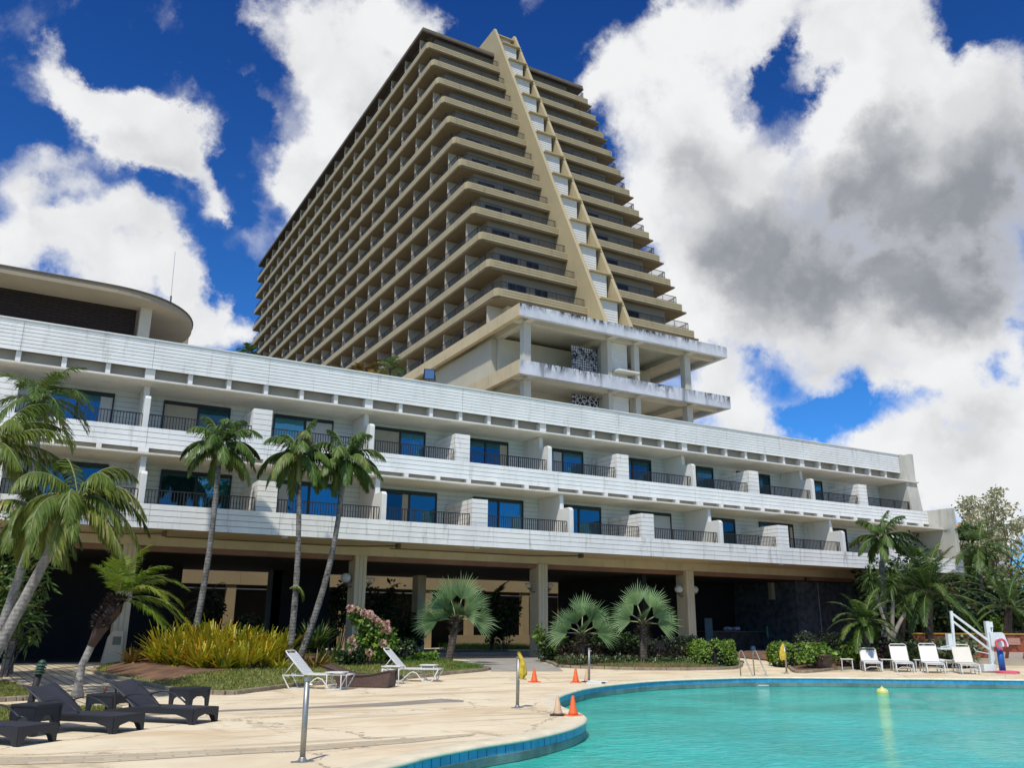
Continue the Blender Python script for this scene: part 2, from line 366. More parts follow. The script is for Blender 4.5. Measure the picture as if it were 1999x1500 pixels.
# ground that rises gently towards the building
b = MB(); xs = [-70+180*i/60 for i in range(61)]; ys = [26+10.5*i/16 for i in range(17)]+[40,48,60,100]
b.add([(x, y, hgt(y)) for y in ys for x in xs], [(j*61+i, j*61+i+1, (j+1)*61+i+1, (j+1)*61+i) for j in range(len(ys)-1) for i in range(60)])
struct(b.build('terrace', M_deck))
b = MB()
for r in ((-3000,3000,-3000,-40),(-3000,3000,100,3000),(-3000,-70,-40,100),(110,3000,-40,100)):
    z = .3 if r[2] >= 100 else 0.
    b.add([(r[0],r[2],-.02+z*.9),(r[1],r[2],-.02+z*.9),(r[1],r[3],-.02+z*.9),(r[0],r[3],-.02+z*.9)], [(0,1,2,3)])
struct(b.build('ground', M_terr))

def inside(p, poly):
    c = False; n = len(poly)
    for i in range(n):
        a, q = poly[i], poly[i-1]
        if (a.y > p[1]) != (q.y > p[1]) and p[0] < (q.x-a.x)*(p[1]-a.y)/(q.y-a.y)+a.x: c = not c
    return c
def edist(p, poly):
    m = 1e9; n = len(poly)
    for i in range(n):
        a, q = poly[i-1], poly[i]; d = q-a; tt = max(0, min(1, (Vector(p)-a).dot(d)/max(1e-9, d.length_squared)))
        m = min(m, (a+d*tt-Vector(p)).length)
    return m
def drape(name, poly, off, m, mound=0., step=.6, ref=None):
    """a sheet over the sloping ground, optionally mounded towards its middle"""
    xs0 = min(p.x for p in poly); xs1 = max(p.x for p in poly); ys0 = min(p.y for p in poly); ys1 = max(p.y for p in poly)
    import bmesh
    from mathutils.geometry import delaunay_2d_cdt
    pts = [Vector((p.x, p.y)) for p in poly]; nb = len(pts)
    x = xs0+step/2
    while x < xs1:
        y = ys0+step/2
        while y < ys1:
            q = (x+rnd.uniform(-.1,.1)*step, y+rnd.uniform(-.1,.1)*step)
            if inside(q, poly) and edist(q, poly) > step*.35: pts.append(Vector(q))
            y += step
        x += step
    r = delaunay_2d_cdt(pts, [(i, (i+1) % nb) for i in range(nb)], [], 1, 1e-5)
    vs = [(p.x, p.y, hgt(p.y)+off+mound*smooth(edist(p, ref or poly)/1.6)) for p in r[0]]
    b = MB(); b.cv = .5; b.add(vs, [tuple(f) for f in r[2]])
    return b.build(name, m, smooth_=True)
def densify(poly, k=5): return catmull(poly, True, k)
def kerb(name, poly, a, e, w=.13, h=.11):
    """kerb stones along part of an outline (indices a..e)"""
    b = MB(); n = len(poly); idx = range(a, e)
    for i in idx:
        p, q = poly[i % n], poly[(i+1) % n]; d = (q-p).normalized(); p2 = p+d*.008; q2 = q-d*.008
        z0, z1 = hgt(p.y), hgt(q.y); nn = Vector((d.y, -d.x))*w/2
        b.add([(p2.x-nn.x,p2.y-nn.y,z0-.05),(p2.x+nn.x,p2.y+nn.y,z0-.05),(q2.x+nn.x,q2.y+nn.y,z1-.05),(q2.x-nn.x,q2.y-nn.y,z1-.05),
               (p2.x-nn.x,p2.y-nn.y,z0+h),(p2.x+nn.x,p2.y+nn.y,z0+h),(q2.x+nn.x,q2.y+nn.y,z1+h),(q2.x-nn.x,q2.y-nn.y,z1+h)],
              [(3,2,1,0),(4,5,6,7),(0,1,5,4),(1,2,6,5),(2,3,7,6),(3,0,4,7)])
    return struct(bevel(b.build(name, M_kerb), .02))
def gpoly(px): return [Vector(tuple(GP(*p))[:2]) for p in px]
def grass(name, poly, n, mat_, h0=.05, h1=.1, mound=0., off=.03, keep=None):
    b = MB(); xs0 = min(p.x for p in poly); xs1 = max(p.x for p in poly); ys0 = min(p.y for p in poly); ys1 = max(p.y for p in poly); k = 0; tries = 0
    while k < n and tries < n*6:
        tries += 1; q = (rnd.uniform(xs0, xs1), rnd.uniform(ys0, ys1))
        if not inside(q, poly) or (keep and not keep(q)): continue
        k += 1; z = hgt(q[1])+off-.01+mound*smooth(edist(q, poly)/1.6); a = rnd.uniform(0, 6.28); hh = rnd.uniform(h0, h1); wd_ = rnd.uniform(.008,.016)*1.3
        lx, ly = rnd.uniform(-.6,.6)*hh, rnd.uniform(-.6,.6)*hh; dx, dy = math.cos(a)*wd_, math.sin(a)*wd_
        b.add([(q[0]-dx,q[1]-dy,z),(q[0]+dx,q[1]+dy,z),(q[0]+lx,q[1]+ly,z+hh)], [(0,1,2)])
    o = b.build(name, mat_); return tag(o, kind='stuff')
M_blade = leafmat('grass blades', (.14,.19,.03,1), (.31,.31,.07,1), (.42,.34,.12,1))
M_blade2 = leafmat('lush grass blades', (.06,.15,.02,1), (.14,.28,.04,1))
# big planting bed in front of the arcade
bedA = gpoly([(186,1309),(205,1320),(270,1336),(345,1352),(440,1358),(500,1352),(580,1342),(660,1336),(780,1328),(880,1318),(940,1312),(955,1307),(930,1301),(880,1296),(700,1290),(420,1290),(250,1296)])
bedA = densify(bedA, 4)
struct(drape('planting_bed', bedA, .04, M_turf, .22))
kerb('bed_kerb', bedA, 0, 46)
soilA = densify(gpoly([(205,1313),(260,1327),(330,1338),(420,1330),(520,1312),(640,1300),(600,1293),(400,1294),(250,1298)]), 3)
struct(drape('bare_soil', soilA, .06, M_soil, .22, .5, bedA))
tag(grass('bed_grass', bedA, 26000, M_blade, .04, .09, .22, .05, keep=lambda q: not inside(q, soilA)))
lushA = densify(gpoly([(700,1317),(800,1318),(900,1312),(945,1307),(920,1301),(860,1297),(760,1297)]), 3)
tag(grass('lush_grass', lushA, 9000, M_blade2, .07, .17, .18, .08))
bedB = densify(gpoly([(1060,1288),(1082,1297),(1100,1304),(1180,1308),(1300,1310),(1400,1309),(1440,1306),(1448,1298),(1440,1290),(1300,1287),(1150,1285)]), 4)
struct(drape('fan_palm_bed', bedB, .04, M_soil, .15)); kerb('bed_kerb', bedB, 0, 28)
tag(grass('bed_grass', bedB, 9000, M_blade2, .04, .1, .15, .05))
bedC = gpoly([(1530,1296),(1541,1306),(1556,1315),(1590,1314),(1640,1309),(1750,1304),(1850,1301)])
bedC = densify(bedC+[V2(46,27),V2(60,27),V2(60,34),V2(40,36.5),V2(33.5,36.5)], 4)
struct(drape('shrub_bed', bedC, .05, M_soil, .2, step=1.0)); kerb('bed_kerb', bedC, 0, 24)
lawnL = densify(gpoly([(-60,1330),(0,1334),(40,1343),(72,1358),(66,1366),(30,1370),(-60,1370)]), 4)
struct(drape('lawn', lawnL, .04, M_turf2, .05)); kerb('lawn_kerb', lawnL, 0, 24)
tag(grass('lawn_grass', lawnL, 9000, M_blade, .04, .08, .05, .05))
lawnM = densify(gpoly([(-60,1384),(40,1384),(130,1386),(200,1384),(240,1390),(200,1400),(100,1408),(-60,1412)]), 4)
struct(drape('lawn', lawnM, .03, M_turf2, .04)); tag(grass('lawn_grass', lawnM, 7000, M_blade, .03, .07, .04, .04))
# clay paver walk on the left and the grey paver bands across the deck
def pavermat(name, c0, c1, rot, bw, bh, mo=(.10,.085,.065,1)):
    m, t, bs = newmat(name); pos = t.n('ShaderNodeNewGeometry').outputs['Position']
    vv = t.n('ShaderNodeMapping', inp={'Vector': pos, 'Rotation': (0,0,rot)}).outputs[0]
    br = t.n('ShaderNodeTexBrick', inp={'Vector': vv, 'Color1': c0, 'Color2': c1, 'Mortar': mo, 'Scale': 1., 'Mortar Size': .02, 'Brick Width': bw, 'Row Height': bh})
    c = t.mix(t.math('MULTIPLY', t.ramp(t.noise(pos, .8, 5, .6), .5, .75), .4), br.outputs[0], (.25,.2,.14,1))
    m.node_tree.links.new(c, bs.inputs['Base Color']); bs.inputs['Roughness'].default_value = .8
    return m
M_pav = pavermat('tan pavers', srgb(206,192,160), srgb(184,170,140), 1.45, 1.6, .27)
M_band = pavermat('grey pavers', srgb(203,188,156), srgb(184,168,138), .117, .42, .21, (.42,.36,.27,1))
walk = gpoly([(-80,1327),(40,1342),(75,1360),(66,1372),(110,1388),(150,1384),(210,1384),(250,1378),(330,1356),(345,1354),(270,1338),(205,1322),(184,1309),(240,1296)])
walk += [V2(2.9,36.3),V2(-14,36.3),V2(-14,28)]
struct(drape('paver_walk', walk, .006, M_pav, 0, .8))
band = gpoly([(-60,1482),(200,1476),(400,1466),(600,1456),(800,1443),(930,1433),(925,1437),(800,1452),(600,1467),(400,1478),(200,1490),(-60,1497)])
struct(drape('paver_band', band, .005, M_band, 0, .8))
M_path = surf('grey concrete path', (.34,.32,.28), .8, .15, 1.5, (.2,.18,.15,1), .4, bump=.2)
pathc = gpoly([(958,1312),(1100,1312),(1092,1304),(1075,1297),(1056,1288)])+[V2(24,37.2),V2(17.4,37.2)]+gpoly([(935,1301),(957,1306)])
struct(drape('path', pathc, .007, M_path, 0, .8))
b = MB(); crack = [(0,1412),(120,1407),(300,1398),(450,1390),(620,1384),(760,1380),(860,1373),(905,1372)]
lo = gpoly(crack); hi = gpoly([(x, y-3.5-(4 if 650 < x < 900 else 0)) for x, y in crack][::-1])
M_patch = surf('grey cement patch', (.30,.265,.21), .85, .2, 2., (.2,.18,.14,1), .5)
struct(drape('cement_patch', lo+hi, .004, M_patch, 0, .5))
# ------------------------------------------------------------------ long low guest wing
M_white = surf('white boards', (.80,.815,.78), .55, .06, .8, (.27,.26,.22,1), .6, streak=True, bump=.1)
M_whitedirty = surf('stained white boards', (.82,.81,.76), .6, .07, .8, (.15,.135,.115,1), .9, streak=True, bump=.15)
M_groove = surf('board joint', (.10,.10,.095), .9)
M_plast = surf('off-white plaster', (.72,.725,.68), .7, .06, .6, (.45,.34,.28,1), .4, streak=True)
M_back = surf('pale wall', (.60,.65,.635), .7, .06, .6, (.3,.31,.3,1), .4, streak=True)
M_ledge = surf('cream ledge', (.74,.70,.61), .6, .06, .7, (.3,.27,.2,1), .4, streak=True)
M_tan = surf('tan concrete', (.62,.54,.36), .75, .08, .7, (.2,.16,.1,1), .45, streak=True, bump=.15)
M_tansoft = surf('khaki soffit', (.62,.54,.36), .8, .08, .5, (.2,.17,.11,1), .4)
M_vent = surf('louvre shade cloth', (.34,.33,.29), .85, .08, .9)
M_brown = surf('red brown shutter box', (.26,.14,.085), .7, .15, 1.)
M_dark = surf('shade black interior', (.012,.012,.013), .9, .2)  # deep arcade shade put into a near-black colour
M_dark2 = surf('shade black interior floor', (.06,.06,.055), .6, .2)  # floor colour darkened for the same arcade shade
M_rail = surf('dark bronze railing', (.022,.02,.02), .5, .1)
M_frame = surf('dark window frame', (.012,.014,.018), .4, .1)
M_curt = surf('beige curtain', (.42,.38,.29), .85, .06, 2.)
M_curt2 = surf('pale grey blind', (.50,.52,.53), .85, .05, 2.)
def glassmat(name, base, rough=.04):
    m, t, bs = newmat(name); av = t.n('ShaderNodeAttribute', attribute_name='var').outputs['Fac']
    m.node_tree.links.new(t.mix(av, tuple(v*.35 for v in base[:3])+(1,), tuple(min(1,v*1.35) for v in base[:3])+(1,)), bs.inputs['Base Color']); bs.inputs['Metallic'].default_value = .85
    bs.inputs['Roughness'].default_value = rough
    pos = t.n('ShaderNodeNewGeometry').outputs['Position']
    m.node_tree.links.new(t.n('ShaderNodeBump', inp={'Strength': .12, 'Distance': .05, 'Height': t.noise(pos, .9, 2)}).outputs[0], bs.inputs['Normal'])
    return m
M_glass = glassmat('blue tinted glass', (.045,.165,.235,1))
M_glass2 = glassmat('dark tinted glass', (.010,.024,.032,1), .12)

BX = 9.65; XL, XR = -14.0, 52.9
low = empty('guest_wing', (0, 36, 0), 0, 'long low two-storey white guest wing with boarded balconies above a dark open arcade', 'building')
def lp(b, name, m, sm=False):             # a part of the wing; mesh given in world coordinates
    b.v = [(x, y-36, z) for x, y, z in b.v]; return b.build(name, m, low, sm)
def sub(b, name, m, par, sm=False):
    b.v = [(x, y-36, z) for x, y, z in b.v]; return b.build(name, m, par, sm)

def boards(y, x0, x1, z0, z1, n, depth=.25, seams=()):
    b = MB(); hh = (z1-z0)/n; gap = .02
    xs = [x0]+[s for s in seams if x0 < s < x1]+[x1]
    for i in range(n):
        for a, c in zip(xs[:-1], xs[1:]):
            j = rnd.uniform(-.003,.003)
            b.box(a+.006, c-.006, y+j, y+.05, z0+i*hh+(gap if i else 0), z0+(i+1)*hh)
    b.mi = 1; b.box(x0, x1, y+.024, y+depth, z0+.004, z1-.03)
    return b
seam = [3.8+BX/2*k for k in range(-4, 11)]
lp(boards(34.1, XL, XR, 5.14, 6.03, 4, .22, [s+.2 for s in seam]), 'fascia', [M_whitedirty, M_groove])
lp(boards(36.15, XL, XR, 8.50, 9.34, 4, .22, seam), 'fascia', [M_white, M_groove])
lp(boards(37.0, XL, 51.74, 12.02, 13.25, 8, .25, [3.75+BX/2*k for k in range(-4, 11)]), 'parapet', [M_white, M_groove])
b = MB(); b.box(XL, 51.74, 36.95, 37.5, 13.252, 13.30); lp(b, 'coping', M_plast)
# decks, soffit, beams
b = MB(); b.box(XL, XR, 34.33, 37.6, 5.2, 5.62); lp(b, 'balcony_deck', M_tansoft)
b = MB(); b.box(XL, XR, 36.38, 39.1, 8.52, 8.9); lp(b, 'balcony_deck', M_plast)
b = MB(); b.box(XL, XR, 37.26, 49, 12.6, 13.0); lp(b, 'roof', M_plast)
b = MB()
b.box(XL, XR, 37.45, 38.1, 4.80, 5.198); lp(b, 'arcade_beam', M_tan)
b = MB()
for k in range(-2, 6):
    b.box(3.85+BX*k+.3, 3.85+BX*(k+1)-.3, 37.62, 38.02, 4.58, 4.798)
lp(b, 'shutter_box', M_brown)
# sun shelves with their brackets
def shelf(y0, y1, z0, z1, zf, yb, yv, sp, x_off):
    b = MB(); b.prism([(y0, z0+.03),(y0+.03, z0),(y1, z0),(y1, z1),(y0, z1)], 0, XL, XR); lp(b, 'sun_shelf', M_ledge)
    b = MB(); b.box(XL, XR, yv, yv+.08, z1, zf+.3); lp(b, 'shade_panel', M_vent)
    k = 0; x = x_off-9*sp
    while x < XR-.4:
        wide = abs(((x-3.7)/BX+.5) % 1-.5) < .03
        b = MB(); w_ = .19 if wide else .09; b.box(x-w_, x+w_, yb, yv-.001, z1, zf+.02)
        if x > -6: lp(b, 'bracket', M_plast)
        x += sp
shelf(35.15, 37.39, 8.04, 8.14, 8.50, 36.05, 36.45, BX/6, 3.72)
shelf(36.5, 38.9, 11.34, 11.44, 12.02, 37.12, 37.5, BX/6, 3.72)
# room walls behind the balconies (boarded)
for (y, z0, z1) in ((37.4, 5.62, 8.04), (38.9, 8.9, 11.34)):
    b = MB(); n_ = 11; hh = (z1-z0)/n_
    for i in range(n_): b.box(XL, XR, y, y+.06, z0+i*hh+.014, z0+(i+1)*hh)
    b.mi = 1; b.box(XL, XR, y+.022, y+.3, z0, z1-.002); lp(b, 'room_wall', [M_back, M_groove])
# partitions between balconies: thin fin walls and thick boarded blocks
def thin(x, y0, y1, z0, zt, zc, g):
    w = .11; pts = [(y0,z0),(y0,zt-.12),(y0+.12,zt),(y0+.85,zt),(y0+.9,zc),(y1,zc),(y1,z0)]
    b = MB(); b.prism(pts, 0, x-w, x+w); return bevel(lp(b, 'partition', M_plast), .02)
def block(x, y0, y1, z0, zt):
    b = MB(); n_ = 6; hh = (zt-z0)/n_
    for i in range(n_): b.box(x-.4, x+.4, y0, y1, z0+i*hh+(.018 if i else 0), z0+(i+1)*hh)
    b.mi = 1; b.box(x-.375, x+.375, y0+.025, y1, z0, zt-.01)
    return lp(b, 'planter_block', [M_whitedirty, M_groove])
for k in range(-1, 6):
    x = 3.7+BX*k
    if k < 5:
        thin(x, 34.5, 37.395, 5.63, 7.32, 8.038, 1); thin(x, 36.4, 38.895, 8.92, 10.72, 11.338, 2)
        block(x+4.65, 34.52, 37.39, 6.035, 7.32); block(x+4.65, 36.45, 38.89, 9.345, 10.74)
# balcony railings, one per room and floor
def railing(x0, x1, y, z0, z1, sp=.115, mid=True):
    b = MB(); b.box(x0, x1, y-.022, y+.022, z1-.035, z1); b.box(x0, x1, y-.015, y+.015, z0+.05, z0+.08)
    n_ = max(2, int((x1-x0)/sp))
    for i in range(n_+1):
        x = x0+(x1-x0)*i/n_; r = .013 if i % 12 else .024
        b.box(x-r, x+r, y-r, y+r, z0-.02 if i % 12 == 0 else z0+.08, z1-.036)
    return b
for k in range(-1, 6):
    x = 3.7+BX*k
    for (y, z0, z1) in ((34.75, 6.03, 6.66), (36.6, 9.34, 9.99)):
        if x+.13 < XR and k < 5: lp(railing(x+.13, min(x+4.23, XR-.02), y, z0, z1), 'railing', M_rail)
        if k < 5: lp(railing(x+5.07, min(x+BX-.13, XR-.05), y, z0, z1), 'railing', M_rail)
# sliding windows
def window(x0, x1, y, z0, z1, curtain=None, curt2=False, wing=True, split=.5):
    b = MB(); f = .06; y0 = y-.07
    b.box(x0, x1, y0, y+.05, z1-f-.1, z1); b.box(x0, x1, y0, y+.05, z0, z0+f)
    b.box(x0, x0+f, y0, y+.05, z0+f, z1-f-.1); b.box(x1-f, x1, y0, y+.05, z0+f, z1-f-.1)
    xm = x0+(x1-x0)*split; b.box(xm-.05, xm+.05, y0+.01, y+.05, z0+f, z1-f-.1)
    fr = lp(b, 'window', M_frame)
    for i, (a, c) in enumerate(((x0+f, xm-.05), (xm+.05, x1-f))):
        q = MB(); q.cv = rnd.random(); q.box(a, c, y-.02, y+.02, z0+f, z1-f-.1); q.cv = None
        if curtain is None and rnd.random() < .3:
            e = MB(); w0_ = (c-a)*rnd.uniform(.15,.4); xa_ = a if rnd.random() < .5 else c-w0_; e.box(xa_, xa_+w0_, y-.026, y-.021, z0+f+.02, z1-f-.12); sub(e, 'curtain', M_curt2 if rnd.random() < .5 else M_curt, fr)
        sub(q, 'curtain' if curtain == i else 'pane', (M_curt2 if curt2 else M_curt) if curtain == i else M_glass, fr)
low_right = [2.6+4.825*k for k in range(-3, 11)]
cur_low = {6: (1, True)}; cur_up = {1: (0, False), 2: (1, True), 3: (0, False)}
for i, k in enumerate(range(-1, 10)):
    xr = 12.3+4.825*(k-2); j = k
    window(xr-2.85, xr, 37.395, 5.72, 7.9, *(cur_low.get(k, (None, False))))
for k in range(-1, 10):
    xr = 2.62+4.82*k
    if k >= 0 or True: window(xr-2.85, xr, 38.895, 9.0, 11.2, *(cur_up.get(k, (None, False))), split=.52)
# end wall: raked blade that closes both floors
def endpt(x, y): p = XP(x, y, XR+.02); return (p.y, p.z)
a1 = endpt(1776, 886.4); a2 = endpt(1789, 1000); c1_ = endpt(1857, 992); c2_ = endpt(1875, 1117)
print('end wall', a1, a2, c1_, c2_)
pts = [(c2_[0], 5.0), (c1_[0], c1_[1]), (a2[0]+.02, c1_[1]+.02), (a1[0], a1[1]), (49, 13.3), (49, 5.0)]
b = MB(); b.prism(pts, 0, XR+.01, XR+.36); bevel(lp(b, 'end_wall', surf('weathered cream render', (.50,.49,.42), .75, .1, .6, (.17,.155,.13,1), .55, streak=True, bump=.2)), .03)
b = MB(); b.prism([(36.90,13.3),(36.45,9.345),(39.2,9.345),(39.2,13.3)], 0, 51.75, XR+.005); lp(b, 'end_wall', bpy.data.materials['weathered cream render'])
b = MB(); b.box(XR-.2, XR+.3, 39, 49, .3, 5.0); lp(b, 'end_wall', M_dark)
# arcade columns with grooved fronts
colx = [3.85+BX*k for k in range(-1, 4)]
for x in colx:
    b = MB(); w = .27
    prof = [(x-w,37.4),(x-.11,37.4),(x-.11,37.43),(x-.07,37.43),(x-.07,37.4),(x+.07,37.4),(x+.07,37.43),(x+.11,37.43),(x+.11,37.4),(x+w,37.4),(x+w,38.3),(x-w,38.3)]
    b.prism(prof, 2, .1, 4.80); bevel(lp(b, 'column', M_tan), .015)
# shell of the arcade: ceiling, floor, back walls (shade put into dark colours)
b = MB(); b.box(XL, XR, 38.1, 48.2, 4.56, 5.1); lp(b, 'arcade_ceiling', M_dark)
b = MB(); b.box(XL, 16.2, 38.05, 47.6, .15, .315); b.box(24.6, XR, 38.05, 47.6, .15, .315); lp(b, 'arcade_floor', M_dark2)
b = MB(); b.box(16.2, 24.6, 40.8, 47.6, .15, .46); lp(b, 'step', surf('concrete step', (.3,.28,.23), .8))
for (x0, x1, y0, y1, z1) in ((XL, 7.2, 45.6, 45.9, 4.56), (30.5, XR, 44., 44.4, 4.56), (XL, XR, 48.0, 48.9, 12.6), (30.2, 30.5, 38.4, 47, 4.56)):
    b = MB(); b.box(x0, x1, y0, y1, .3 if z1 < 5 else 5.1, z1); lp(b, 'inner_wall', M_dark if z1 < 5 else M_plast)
for (px, w, d) in ((535,.55,.8),(822,.5,.8),(160,.45,.6),(195,.3,.5),(760,.1,.1)):
    p = YP(px, 1200, 46.0)
    if px == 760: continue
    b = MB(); b.box(p.x-w/2, p.x+w/2, 46.0, 46.0+d, .3, 4.56); lp(b, 'inner_column', M_tan if px > 800 else surf('shaded pillar', (.055,.06,.055), .8, .2, 1.))  # shaded columns painted dark, the half-lit one tan
# dark stone blocks and cream bulkhead at the pool bar end
M_stone = surf('dark lava stone', (.075,.085,.095), .85, .5, 3., (.09,.09,.09,1), .5, bump=1., bscale=9)
q0 = YP(1558,1200,38.45).x; q1 = YP(1700,1200,38.45).x
b = MB(); b.box(q0, XR-.3, 38.45, 43.9, .2, 4.57); lp(b, 'stone_wall', M_stone)
q2 = YP(1527,1200,40.6).x; q3 = YP(1556,1200,40.6).x
b = MB(); b.box(q2, q3, 40.6, 41.8, .3, 4.55); lp(b, 'stone_pillar', surf('grey lava stone', (.16,.175,.18), .85, .45, 3., (.03,.03,.035,1), .5, bump=1., bscale=9))
h0 = YP(1505,1135,40.2); h1 = YP(1541,1172,40.2)
b = MB(); b.box(h0.x, h1.x+.3, 40.2, 40.5, h1.z, 4.55); lp(b, 'bulkhead', surf('beige bulkhead', (.36,.33,.24), .8, .06))
# downpipe on the stone wall
p0 = YP(1594,1120,38.4); p1 = YP(1604,1236,38.4)
b = MB(); b.tube([(p0.x,38.4,4.5),(p0.x,38.4,.3)], .035, 6); lp(b, 'downpipe', surf('grey pipe', (.3,.3,.29), .6))
# lamps on the columns, pipes and small fittings under the soffit
M_globe = surf('frosted globe', (.62,.62,.6), .25, .05); M_iron = surf('dull iron', (.12,.12,.12), .5, .2, 4., metallic=.4)
lamp_pos = [(0+1, -1), (2, -1), (2, 1), (3, -1), (3, 1), (4, -1), (4, 1)]
nm = ['leftmost column, half hidden by the lime palm', 'left side of the column behind the pink shrub', 'right side of the column behind the pink shrub', 'left side of the middle column', 'right side of the middle column', 'left side of the column beside the clipped hedge', 'right side of the column beside the clipped hedge']
for i, (k, s) in enumerate(lamp_pos):
    x = colx[k]+s*.62; y = 37.75; z = 3.72; globe = i in (1, 5, 6)
    lm = empty('wall_lamp', (x+(-s)*.06, y, z), 0, ('round globe wall lamp' if globe else 'open cage wall lamp')+' on the '+nm[i], 'wall lamp', 'wall lamps on the arcade columns')
    b = MB(); b.tube([(-s*.36,0,-.28),(-s*.15,0,-.33),(0,0,-.25),(0,0,-.17)], .03, 6); b.box(-s*.36-.03, -s*.36+.03, -.08, .08, -.42, -.14); b.lathe([(.05,-.2),(.13,-.17),(.13,-.13),(.05,-.11)], n=10); b.build('bracket', M_iron, lm)
    b = MB()
    if globe: b.lathe([(.04,-.13),(.16,-.1),(.235,.02),(.235,.12),(.16,.24),(.05,.28)], n=16); b.build('globe', M_globe, lm, True)
    else:
        for a in range(6):
            an = a*math.pi/3; b.tube([(.06*math.cos(an),.06*math.sin(an),-.12),(.2*math.cos(an),.2*math.sin(an),-.06),(.25*math.cos(an),.25*math.sin(an),.1)], .018, 5)
        b.tube([(.25*math.cos(a*.5236),.25*math.sin(a*.5236),.1) for a in range(13)], .02, 5); b.build('cage', surf('white lamp cage', (.4,.4,.38), .5), lm)
b = MB()
for k in (1, 2, 3):
    x = colx[k]; b.tube([(x-8.5,36.9,5.12),(x-1.2,36.9,5.12),(x-.3,36.3,5.1),(x+.9,35.4,5.1)], .03, 6); b.box(x+.84,x+.98,35.2,35.5,5.0,5.19)
lp(b, 'soffit_pipe', surf('dark pipe', (.13,.10,.07), .7))
b = MB()
for x in (-4.3, 9.2, 17.9, 28.6, 37.): b.lathe([(.03,.0),(.13,.03),(.14,.1),(.05,.13)], (x,34.6,5.06), 10)
lp(b, 'soffit_lamp', M_globe)
# floodlight on the parapet
p = YP(838,738,37.4)
fl = empty('floodlight', (p.x, 37.4, 13.28), R_(-20), 'black floodlight standing on the white parapet before the tan tower', 'floodlight')
b = MB(); b.tube([(0,0,0),(0,0,.18)], .03, 6); b.bar((-.3,0,.2),(.3,0,.2),.04,.03); b.bar((-.3,0,.2),(-.3,0,.5),.03,.05); b.bar((.3,0,.2),(.3,0,.5),.03,.05); b.build('bracket', M_frame, fl)
b = MB(); b.prism([(-.13,.22),(-.13,.80),(.12,.70),(.12,.30)], 0, -.28, .28); bevel(b.build('housing', M_frame, fl), .02)
b = MB(); b.box(-.23,.23,-.142,-.131,.28,.74); b.build('lens', glassmat('lamp glass', (.25,.28,.3,1), .2), fl)
# penthouse with the round-ended slab roof on the far left
pent = empty('roof_pavilion', (-4, 44, 13.0), 0, 'beige round-ended roof slab over a brown brick drum on the left of the wing', 'pavilion')
def pp_(b, name, m, sm=False):
    b.v = [(x+4, y-44, z-13) for x, y, z in b.v]; return b.build(name, m, pent, sm)
M_beige = surf('beige render', (.33,.275,.19), .75, .06, .5, (.2,.16,.11,1), .3, streak=True)
def stad(e=0., h=0.):
    pts = []
    for i in range(33):
        a = -math.pi/2+math.pi*i/32; pts.append((1.6+(4.45+e)*abs(math.cos(a))**.85, 44+(4.5+e)*math.sin(a)))
    return [(-16, 39.5-e)]+pts+[(-16, 48.5+e)]
b = MB(); b.prism(stad(), 2, 15.98, 16.25); pp_(b, 'slab_roof', M_beige)
b = MB(); b.prism(stad(.05), 2, 16.252, 16.33); pp_(b, 'roof_edge', surf('dark flashing', (.10,.075,.055), .7))
M_brick, t, bs = newmat('brown brick'); pos = t.n('ShaderNodeNewGeometry').outputs['Position']
sx = t.n('ShaderNodeSeparateXYZ', inp={0: pos}); cv = t.n('ShaderNodeCombineXYZ', inp={0: sx.outputs[0], 1: sx.outputs[2]})
br = t.n('ShaderNodeTexBrick', inp={'Vector': cv.outputs[0], 'Color1': (.024,.014,.011,1), 'Color2': (.016,.010,.008,1), 'Mortar': (.005,.004,.004,1), 'Scale': 1., 'Mortar Size': .02, 'Brick Width': .5, 'Row Height': .14})
M_brick.node_tree.links.new(br.outputs[0], bs.inputs['Base Color']); bs.inputs['Roughness'].default_value = .9
q = YP(268,604,41.3).x
b = MB(); b.box(-16, q, 41.4, 46.5, 12.9, 15.98); pp_(b, 'brick_wall', M_brick)
b = MB(); b.box(q+.12, q+.62, 40.9, 41.5, 13.0, 15.98); pp_(b, 'column', surf('cream column', (.5,.46,.37), .7, .05))
b = MB(); b.box(3.4, 6.3, 46.2, 48.2, 15.3, 17.4); pp_(b, 'plant_box', M_beige)
b = MB(); b.prism([(2.4,16.34),(4.4,16.34),(4.3,16.9),(2.6,16.95)], 1, 42.4, 44.5); bevel(pp_(b, 'tank', surf('teal tank', (.12,.32,.33), .5, .1)), .1)
an = YP(334,592,43.5)
at_ = empty('antenna', (an.x, 43.5, 16.3), 0, 'thin white whip antenna standing on the round-ended roof slab', 'antenna')
top = YP(342,492,43.5)-Vector((an.x,43.5,16.3))
b = MB(); mid = top*.38; b.tube([(0,0,0),tuple(mid)], .045, 6); b.build('mast', M_iron, at_)
b = MB(); b.tube([tuple(mid),tuple(top)], .018, 5); b.build('whip', M_globe, at_)
# ------------------------------------------------------------------ stepped hotel tower
TX0, TX1, TFAR = 29.52, 49.77, 141.7
tw = empty('hotel_tower', (TX0, 50.84, 0), 0, 'tall tan stepped hotel tower with stacked balconies and a raked white louvred spine', 'tower')
def tp(b, name, m, sm=False, par=None):
    b.v = [(x-TX0, y-50.84, z) for x, y, z in b.v]; return b.build(name, m, par or tw, sm)
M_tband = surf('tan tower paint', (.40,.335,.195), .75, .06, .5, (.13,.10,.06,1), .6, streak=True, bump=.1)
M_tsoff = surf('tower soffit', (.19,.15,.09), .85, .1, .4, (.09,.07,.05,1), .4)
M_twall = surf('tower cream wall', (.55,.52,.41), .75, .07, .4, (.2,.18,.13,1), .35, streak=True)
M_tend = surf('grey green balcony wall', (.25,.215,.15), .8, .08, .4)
M_tpart = surf('pale partition', (.50,.45,.35), .75, .06, .6)
